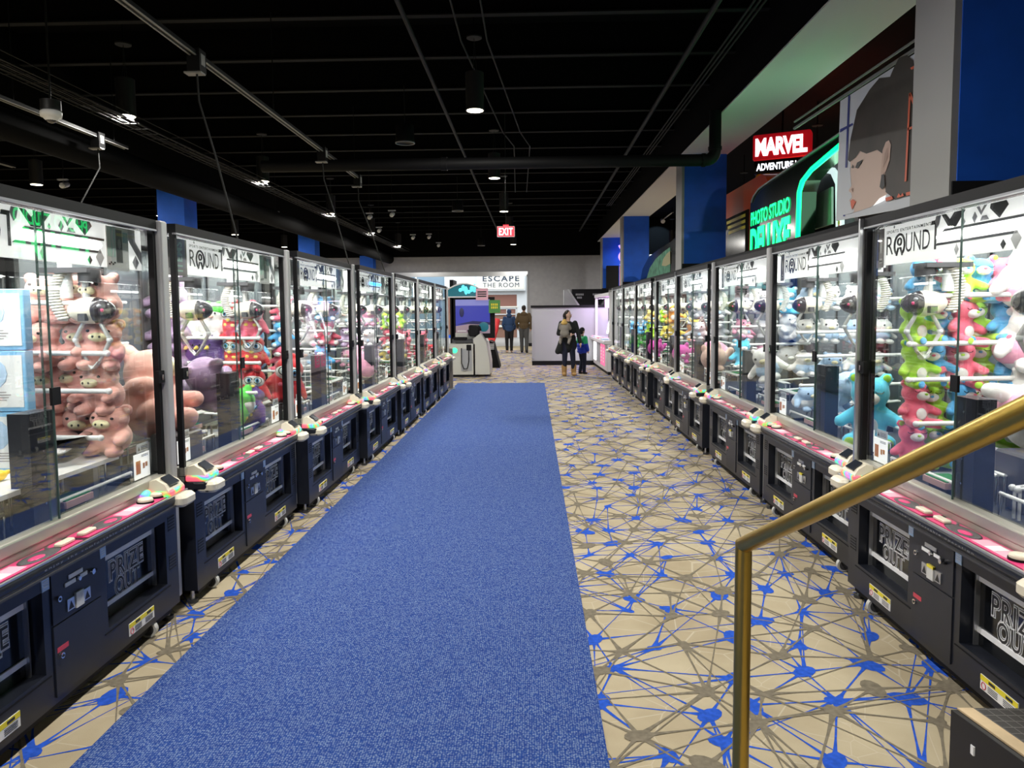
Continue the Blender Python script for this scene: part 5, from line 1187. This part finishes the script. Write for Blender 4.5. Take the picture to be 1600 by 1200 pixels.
a.ell((gx0 + w_ * .82, -.016, sz0 + h_ * .19), (.125, .004, .125), 'marquee', 24, 8); a.ell((gx0 + w_ * .50, -.016, sz0 + h_ * .10), (.12, .004, .07), 'aqua_glow', 12, 6); a.ell((gx0 + w_ * .18, -.016, sz0 + h_ * .62), (.06, .004, .12), 'sea_band', 14, 6); a.box(gx0 + .04, -.018, sz0 + .05, gx0 + .26, -.012, sz0 + .075, 'white'); a.build('picture', sc)
a = MB(); mz0 = P_(740, 463).z; mz1 = P_(740, 443).z; mx0 = P_(700, 460).x; mx1 = P_(752, 460).x
arc = [(mx0 + (mx1 - mx0) * t, mz0 + (mz1 - mz0) * (.55 + .45 * math.sin(PI * t))) for t in [k / 14 for k in range(15)]]
a.xz([(mx1, mz0), (mx0, mz0)] + arc, -.05, 'marquee', .25); mq = a.build('marquee', o)
a = MB(); a.tube([(x, -.06, z) for x, z in arc], .02, 'white', 6); a.box(mx0, -.07, mz0 - .03, mx1, -.04, mz0, 'white'); a.build('rim', mq)
a = MB()
for k in range(7): a.ell((mx0 + .32 + .07 * k, -.055, mz0 + .16 + .05 * math.sin(k * 1.7)), (.05, .006, .05 + .03 * (k % 3)), 'aqua_glow', 8, 5)
a.build('emblem', mq)
bx0 = P_(706, 560).x; bx1 = P_(752, 560).x
a = MB(); a.box(bx0, -.5, .06, bx1 - .12, .6, .82, 'game_cream'); a.box(bx0 - .02, -.48, 0, bx1 - .1, .58, .06, 'black'); a.xz([(bx1 - .16, .06), (bx1 - .16, .95), (bx1 + .02, 1.08), (bx1 + .16, .85), (bx1 + .24, .35), (bx1 + .24, .06)], -.5, 'game_cream', 1.2); a.box(bx0 + .1, -.02, .82, bx1 - .16, .5, 1.08, 'game_cream'); a.build('base', o)
a = MB(); a.box(bx0 + .03, -.512, .55, bx0 + .20, -.5, .80, 'game_cream'); a.ell((bx0 + .13, -.512, .66), (.07, .01, .07), 'green_lit', 14, 6); a.build('lit_button', o)
a = MB(); a.box(bx0 + .28, -.51, .15, bx0 + .55, -.5, .70, 'gray'); a.build('coin_door', o)
a = MB(); a.tube([(bx0 + .30, -.54, .72), (bx0 + .30, -.55, .35), (bx0 + .36, -.55, .20), (bx0 + .44, -.55, .22), (bx0 + .48, -.55, .4), (bx0 + .48, -.54, .74)], .012, 'black', 6); a.build('hose', o)
a = MB(); a.rbox(bx1 - .28, -.42, 1.0, bx1 - .02, -.1, 1.28, 'black', .05, 3); a.cyl((bx1 - .3, -.3, 1.1), (bx1 + .02, -.3, 1.2), .06, 'black', n=10); a.rbox(bx0 + .42, -.53, .66, bx0 + .54, -.4, .80, 'black', .02, 2); a.build('rod_controller', o)
a = MB(); a.box(bx0 + .05, -.3, .84, bx0 + .6, .0, .92, 'dark_gray'); a.rbox(bx0 + .08, -.35, .92, bx0 + .42, -.2, .98, 'black', .02, 2); a.build('control_shelf', o)
q0 = P_(744, 451); q1 = P_(763, 469); a = MB(); a.box(q0.x, -.12, q1.z, q1.x, -.09, q0.z, 'pink_pale')
for k in range(3): a.box(q0.x + .04, -.125, q0.z - .10 - .055 * k, q1.x - .04, -.118, q0.z - .07 - .055 * k, 'ink')
o2 = a.build('notice_card'); o2.location = (0, y0, 0); tag(o2, 'small pinkish notice card beside the arched marquee', 'sign')
q0 = P_(764, 469); q1 = P_(782, 489); o2 = thing('square_sign', 'green square sign with yellow lettering right of the blue screen', 'sign', (0, y0 - .15, 0)); a = MB(); a.box(q0.x, 0, q1.z, q1.x, .03, q0.z, 'sign_green'); a.build('board', o2); a = MB()
for r_ in range(2):
    for k in range(4): a.box(q0.x + .06 + .045 * k, -.006, q0.z - .14 - .075 * r_, q0.x + .09 + .045 * k, 0, q0.z - .085 - .075 * r_, 'yellow')
a.build('lettering', o2); a = MB(); a.cyl((q0.x + .02, .05, q0.z - .05), (gx1, .2, q0.z - .05), .02, 'black', n=6); a.build('bracket', o2)
y1 = 22.0; Q = lambda x, y: at(x, y, 1, y1)
o = thing('arcade_seat', 'red arcade seat seen past the game cabinet', 'arcade seat', (Q(770, 520).x, y1, 0))
a = MB(); a.tube([(-.15, 0, .45), (-.05, .1, .75), (.05, .2, 1.1), (.12, .25, 1.38)], [.13, .12, .12, .10], 'red', 12); a.build('backrest', o); a = MB(); a.rbox(-.35, -.25, .38, .1, .25, .52, 'red', .06, 4); a.build('seat', o); a = MB(); a.cyl((-.12, 0, 0), (-.12, 0, .4), .05, 'dark_gray', n=10); a.cyl((-.12, 0, 0), (-.12, 0, .04), .22, 'dark_gray', n=14); a.build('pedestal', o)
o = thing('striped_case', 'low black case with white striped panel at the foot of the red seat', 'case', (Q(768, 560).x, 21.2, 0))
a = MB(); a.poly([(0, -.3, 0), (.30, -.3, 0), (.12, -.3, .72), (0, -.3, .78)], 'black', .9, (0, 1, 0)); a.build('body', o); a = MB()
for k in range(6): a.poly([(.02, -.305, .58 + .03 * k - .05), (.14, -.305, .58 + .03 * k - .05), (.14, -.305, .592 + .03 * k - .05), (.02, -.305, .592 + .03 * k - .05)], 'white')
a.build('striped_panel', o)

# ---------------------------------------------------------------- people
for n_, c_, r_ in (('skin', (.50, .30, .21), .5), ('skin_pale', (.58, .38, .29), .5), ('hair_dark', (.014, .010, .008), .5), ('coat_black', (.012, .014, .014), .8), ('jeans', (.012, .014, .030), .85), ('boot_tan', (.34, .20, .075), .8), ('jacket_blue', (.022, .050, .125), .85), ('jacket_brown', (.075, .050, .024), .85), ('pants_black', (.012, .012, .013), .85), ('pants_gray', (.06, .06, .06), .85), ('shoe_light', (.50, .33, .25), .6), ('shoe_black', (.012, .012, .012), .6), ('puffer_blue', (.01, .035, .40), .5), ('puffer_green', (.01, .32, .12), .5), ('toddler_gray', (.23, .21, .18), .85), ('hood_yellow', (.60, .40, .12), .85), ('lips', (.42, .10, .09), .5), ('cap_black', (.010, .011, .010), .85)): mat(n_, c_, r_, spec=.3)
def person(name, label, loc, rz, H, J, skin, hair, clothes, face=True, head_rot=0, group=None):
    """J: joints for a 1.75 m figure facing -y: hands, elbows, feet, knees; clothes: list of (name, material, shapes)"""
    k = H / 1.75
    root = thing(name, label, 'person', loc, rz, group); root.scale = (k, k, k)
    hd = Matrix.Translation((0, 0, 1.50)) @ Matrix.Rotation(head_rot, 4, 'Z')
    hp = lambda x, y, z: tuple(hd @ Vector((x, y, z - 1.50)))
    S_ = [('E', (0, 0, 1.22), (.165, .105, .23)), ('E', (0, .0, .96), (.155, .105, .13)), ('L', (0, .005, 1.40), hp(0, -.005, 1.55), .058, .054), ('E', hp(0, 0, 1.645), (.074, .092, .108)), ('E', hp(0, -.035, 1.590), (.052, .058, .052)),
          ('E', hp(0, -.098, 1.625), (.013, .018, .02)), ('E', hp(-.078, .01, 1.63), (.012, .02, .03)), ('E', hp(.078, .01, 1.63), (.012, .02, .03))]
    for g, sd in ((-1, 'l'), (1, 'r')):
        sh = (g * .185, 0, 1.41); el = J['e' + sd]; ha = J['h' + sd]
        S_ += [('L', sh, el, .052, .040), ('L', el, ha, .040, .027)]
        hip = (g * .09, 0, .92); kn = J['k' + sd]; an = J['a' + sd]
        S_ += [('L', hip, kn, .085, .055), ('L', kn, an, .055, .036), ('L', an, (an[0] + g * .01, an[1] - .14 * J.get('toe', 1), max(.03, an[2] - .06)), .034, .03)]
        d = (Vector(ha) - Vector(el)).normalized(); pc = Vector(ha) + d * .05
        S_.append(('E', tuple(pc), (.034, .034, .048)))
    body = fuse(S_, skin, .011, 3); bo = link('body', body, root)
    bm = MB()
    for g, sd in ((-1, 'l'), (1, 'r')):     # fingers, part of the body mesh
        el = Vector(J['e' + sd]); ha = Vector(J['h' + sd]); d = (ha - el).normalized(); sdv = Vector((0, 1, 0)) if abs(d.y) < .8 else Vector((0, 0, 1)); sdv = (sdv - d * sdv.dot(d)).normalized(); nrm = d.cross(sdv) * -g
        for q in range(4):
            b0 = ha + d * .075 + sdv * (.024 - .016 * q); ln = (.040, .046, .043, .034)[q]
            bm.tube([b0, b0 + d * ln + nrm * .006, b0 + d * (ln + .022) + nrm * .022], [.0085, .008, .006], skin, 6)
        b0 = ha + d * .025 + sdv * .032; bm.tube([b0, b0 + d * .03 + sdv * .022, b0 + d * .06 + sdv * .024 + nrm * .01], [.010, .009, .007], skin, 6)
    bmx = bmesh.new(); bmx.from_mesh(body); o_ = len(bmx.verts)
    vv = [bmx.verts.new(v) for v in bm.v]
    for f_ in bm.f:
        try: bmx.faces.new([vv[i] for i in f_]).smooth = True
        except ValueError: pass
    bmx.to_mesh(body); bmx.free()
    if face:
        for g in (-1, 1):
            a = MB(); c0 = hp(g * .030, -.083, 1.648); a.ell(c0, .011, 'white', 8, 6); a.ell(hp(g * .030, -.091, 1.648), .006, 'eye_black', 8, 6); a.build('eye', root)
        a = MB(); a.tube([hp(-.022, -.088, 1.583), hp(0, -.096, 1.585), hp(.022, -.088, 1.583)], .006, 'lips', 6); a.build('mouth', root)
    HR = [('E' if e[0] == 'E' else 'L',) + tuple(hp(*v) if (isinstance(v, tuple) and i < (1 if e[0] == 'E' else 2)) else v for i, v in enumerate(e[1:])) for e in hair[1]]
    link(hair[2] if len(hair) > 2 else 'hair', fuse(HR, hair[0], .012, 2), root)
    for (nm, m_, sh_, *rest) in clothes:
        link(nm, fuse(sh_, m_, rest[0] if rest else .014, 3), root)
    return root
def legs(J, r0=.10, r1=.070, r2=.052, top=.98):
    out = [('E', (0, 0, .93), (.168, .12, .14))]
    for g, s_ in ((-1, 'l'), (1, 'r')): out += [('L', (g * .09, 0, .90), J['k' + s_], r0, r1), ('L', J['k' + s_], J['a' + s_], r1, r2)]
    return out
def sleeves(J, r0=.070, r1=.056, r2=.046):
    out = []
    for g, s_ in ((-1, 'l'), (1, 'r')): out += [('L', (g * .185, 0, 1.41), J['e' + s_], r0, r1), ('L', J['e' + s_], J['h' + s_], r1, r2)]
    return out
def shoe(J, s_, g, h=.05): a_ = J['a' + s_]; return [('E', (a_[0] + g * .008, a_[1] - .05, .042), (.046, .125, .042)), ('L', (a_[0], a_[1], .06), (a_[0], a_[1], .06 + h), .050, .056)]
def boot(J, s_, g): a_ = J['a' + s_]; return [('E', (a_[0] + g * .008, a_[1] - .06, .05), (.058, .135, .052)), ('L', (a_[0], a_[1], .06), (a_[0], a_[1], .27), .066, .076)]
HAIR_SHORT = [('E', (0, .018, 1.675), (.084, .095, .092)), ('E', (0, .05, 1.62), (.072, .06, .06))]
# man in blue hooded jacket, walking away
Jw = dict(el=(-.26, .02, 1.14), hl=(-.22, -.10, .95), er=(.26, .03, 1.14), hr=(.21, -.10, .95), kl=(-.09, -.04, .50), al=(-.085, .02, .09), kr=(.10, .0, .50), ar=(.095, .10, .11))
person('person', 'person in blue hooded jacket and black trousers walking away through the doorway', at(796, 550.5, 2, 0), PI + .05, 1.66, Jw, 'skin', ('jacket_blue', [('E', (0, .02, 1.66), (.096, .108, .118)), ('E', (0, .08, 1.50), (.12, .08, .08))], 'hood'),
       [('jacket', 'jacket_blue', [('E', (0, 0, 1.24), (.205, .145, .25)), ('E', (0, 0, 1.02), (.195, .14, .17)), ('E', (0, .0, .92), (.19, .135, .10))] + sleeves(Jw)), ('trousers', 'pants_black', legs(Jw, .105, .078, .06)), ('shoe', 'shoe_light', shoe(Jw, 'l', -1)), ('shoe', 'shoe_light', shoe(Jw, 'r', 1))], group='people walking away')
Jb = dict(el=(-.29, .02, 1.14), hl=(-.25, -.02, .90), er=(.28, .0, 1.14), hr=(.24, -.10, .94), kl=(-.09, .02, .50), al=(-.10, .18, .12), kr=(.09, -.05, .50), ar=(.085, -.03, .085))
person('person', 'person in brown hooded jacket and grey trousers walking away near the grey partition', at(819, 551, 2, 0), PI - .05, 1.81, Jb, 'skin', ('hair_dark', HAIR_SHORT),
       [('jacket', 'jacket_brown', [('E', (0, 0, 1.24), (.225, .155, .25)), ('E', (0, 0, 1.02), (.20, .145, .17)), ('E', (0, .10, 1.44), (.13, .06, .08)), ('E', (0, .0, .93), (.19, .135, .09))] + sleeves(Jb, .078, .064, .05)), ('trousers', 'pants_gray', legs(Jb, .105, .08, .06)), ('shoe', 'shoe_black', shoe(Jb, 'l', -1)), ('shoe', 'shoe_black', shoe(Jb, 'r', 1))], group='people walking away')
# woman in black coat, facing the camera, head turned to her left, toddler on her right arm
Jm = dict(el=(-.27, -.05, 1.14), hl=(-.02, -.26, 1.12), er=(.28, .0, 1.12), hr=(.31, -.06, .90), kl=(-.10, -.03, .50), al=(-.11, .0, .09), kr=(.12, -.02, .50), ar=(.15, .02, .09))
wl = at(888, 587.5, 2, 0)
person('person', 'woman in long black coat and tan boots holding a toddler on her arm', wl, .15, 1.62, Jm, 'skin_pale', ('hair_dark', [('E', (0, .022, 1.675), (.086, .094, .092)), ('E', (-.01, .07, 1.60), (.078, .06, .11)), ('E', (0, .115, 1.60), (.045, .04, .045))]),
       [('coat', 'coat_black', [('E', (0, 0, 1.24), (.205, .140, .24)), ('E', (0, .01, 1.0), (.215, .15, .2)), ('E', (0, .03, .84), (.20, .15, .22)), ('E', (-.16, .06, .80), (.12, .12, .22)), ('E', (.12, .05, .84), (.13, .12, .2)), ('L', (-.1, .05, .98), (-.27, .06, .66), .12, .08)] + sleeves(Jm, .074, .062, .052)),
        ('trousers', 'jeans', legs(Jm, .098, .072, .055)), ('boot', 'boot_tan', boot(Jm, 'l', -1)), ('boot', 'boot_tan', boot(Jm, 'r', 1))], head_rot=.95)
# toddler, seen from behind, hugging her
Jt = dict(el=(-.26, -.10, 1.22), hl=(-.16, -.24, 1.32), er=(.26, -.10, 1.22), hr=(.16, -.24, 1.32), kl=(-.24, -.16, .74), al=(-.22, .04, .50), kr=(.24, -.16, .74), ar=(.22, .04, .50), toe=.5)
tw = wl + Vector((-.10, -.27, .60))
tod = person('person', 'toddler in grey coat with yellow hood, carried by the woman in black', tw, PI - .3, .84, Jt, 'skin_pale', ('hair_dark', HAIR_SHORT),
       [('coat', 'toddler_gray', [('E', (0, 0, 1.20), (.23, .19, .28)), ('E', (0, .02, .98), (.24, .20, .22))] + sleeves(Jt, .10, .085, .07), .02), ('trousers', 'toddler_gray', [('E', (0, 0, .93), (.18, .14, .14)), ('L', (-.09, 0, .9), Jt['kl'], .12, .09), ('L', Jt['kl'], Jt['al'], .09, .07), ('L', (.09, 0, .9), Jt['kr'], .12, .09), ('L', Jt['kr'], Jt['ar'], .09, .07)], .02), ('hood', 'hood_yellow', [('E', (0, .06, 1.50), (.17, .13, .11)), ('E', (0, .04, 1.62), (.11, .10, .10))], .02)])
Jc = dict(el=(-.26, .02, 1.14), hl=(-.27, -.05, .93), er=(.26, .03, 1.14), hr=(.24, -.06, .93), kl=(-.10, -.02, .50), al=(-.10, .0, .09), kr=(.10, -.06, .50), ar=(.10, .04, .09))
person('person', 'child in green and blue puffer jacket and black hat beside the woman', at(910, 584.5, 2, 0), PI - 1.0, 1.17, Jc, 'skin_pale', ('cap_black', [('E', (0, .012, 1.685), (.098, .108, .100)), ('E', (0, .05, 1.60), (.088, .075, .09))], 'hat'),
       [('jacket', 'puffer_blue', [('E', (0, 0, 1.10), (.25, .19, .13)), ('E', (0, 0, .98), (.25, .19, .12)), ('E', (0, 0, .87), (.24, .185, .11))] + [('L', Jc['el'], Jc['hl'], .088, .07), ('L', Jc['er'], Jc['hr'], .088, .07)], .018), ('jacket_yoke', 'puffer_green', [('E', (0, 0, 1.30), (.24, .165, .16)), ('L', (-.185, 0, 1.38), Jc['el'], .092, .086), ('L', (.185, 0, 1.38), Jc['er'], .092, .086)], .018), ('trousers', 'jeans', legs(Jc, .11, .085, .065), .018), ('shoe', 'shoe_black', shoe(Jc, 'l', -1), .018), ('shoe', 'shoe_black', shoe(Jc, 'r', 1), .018)])
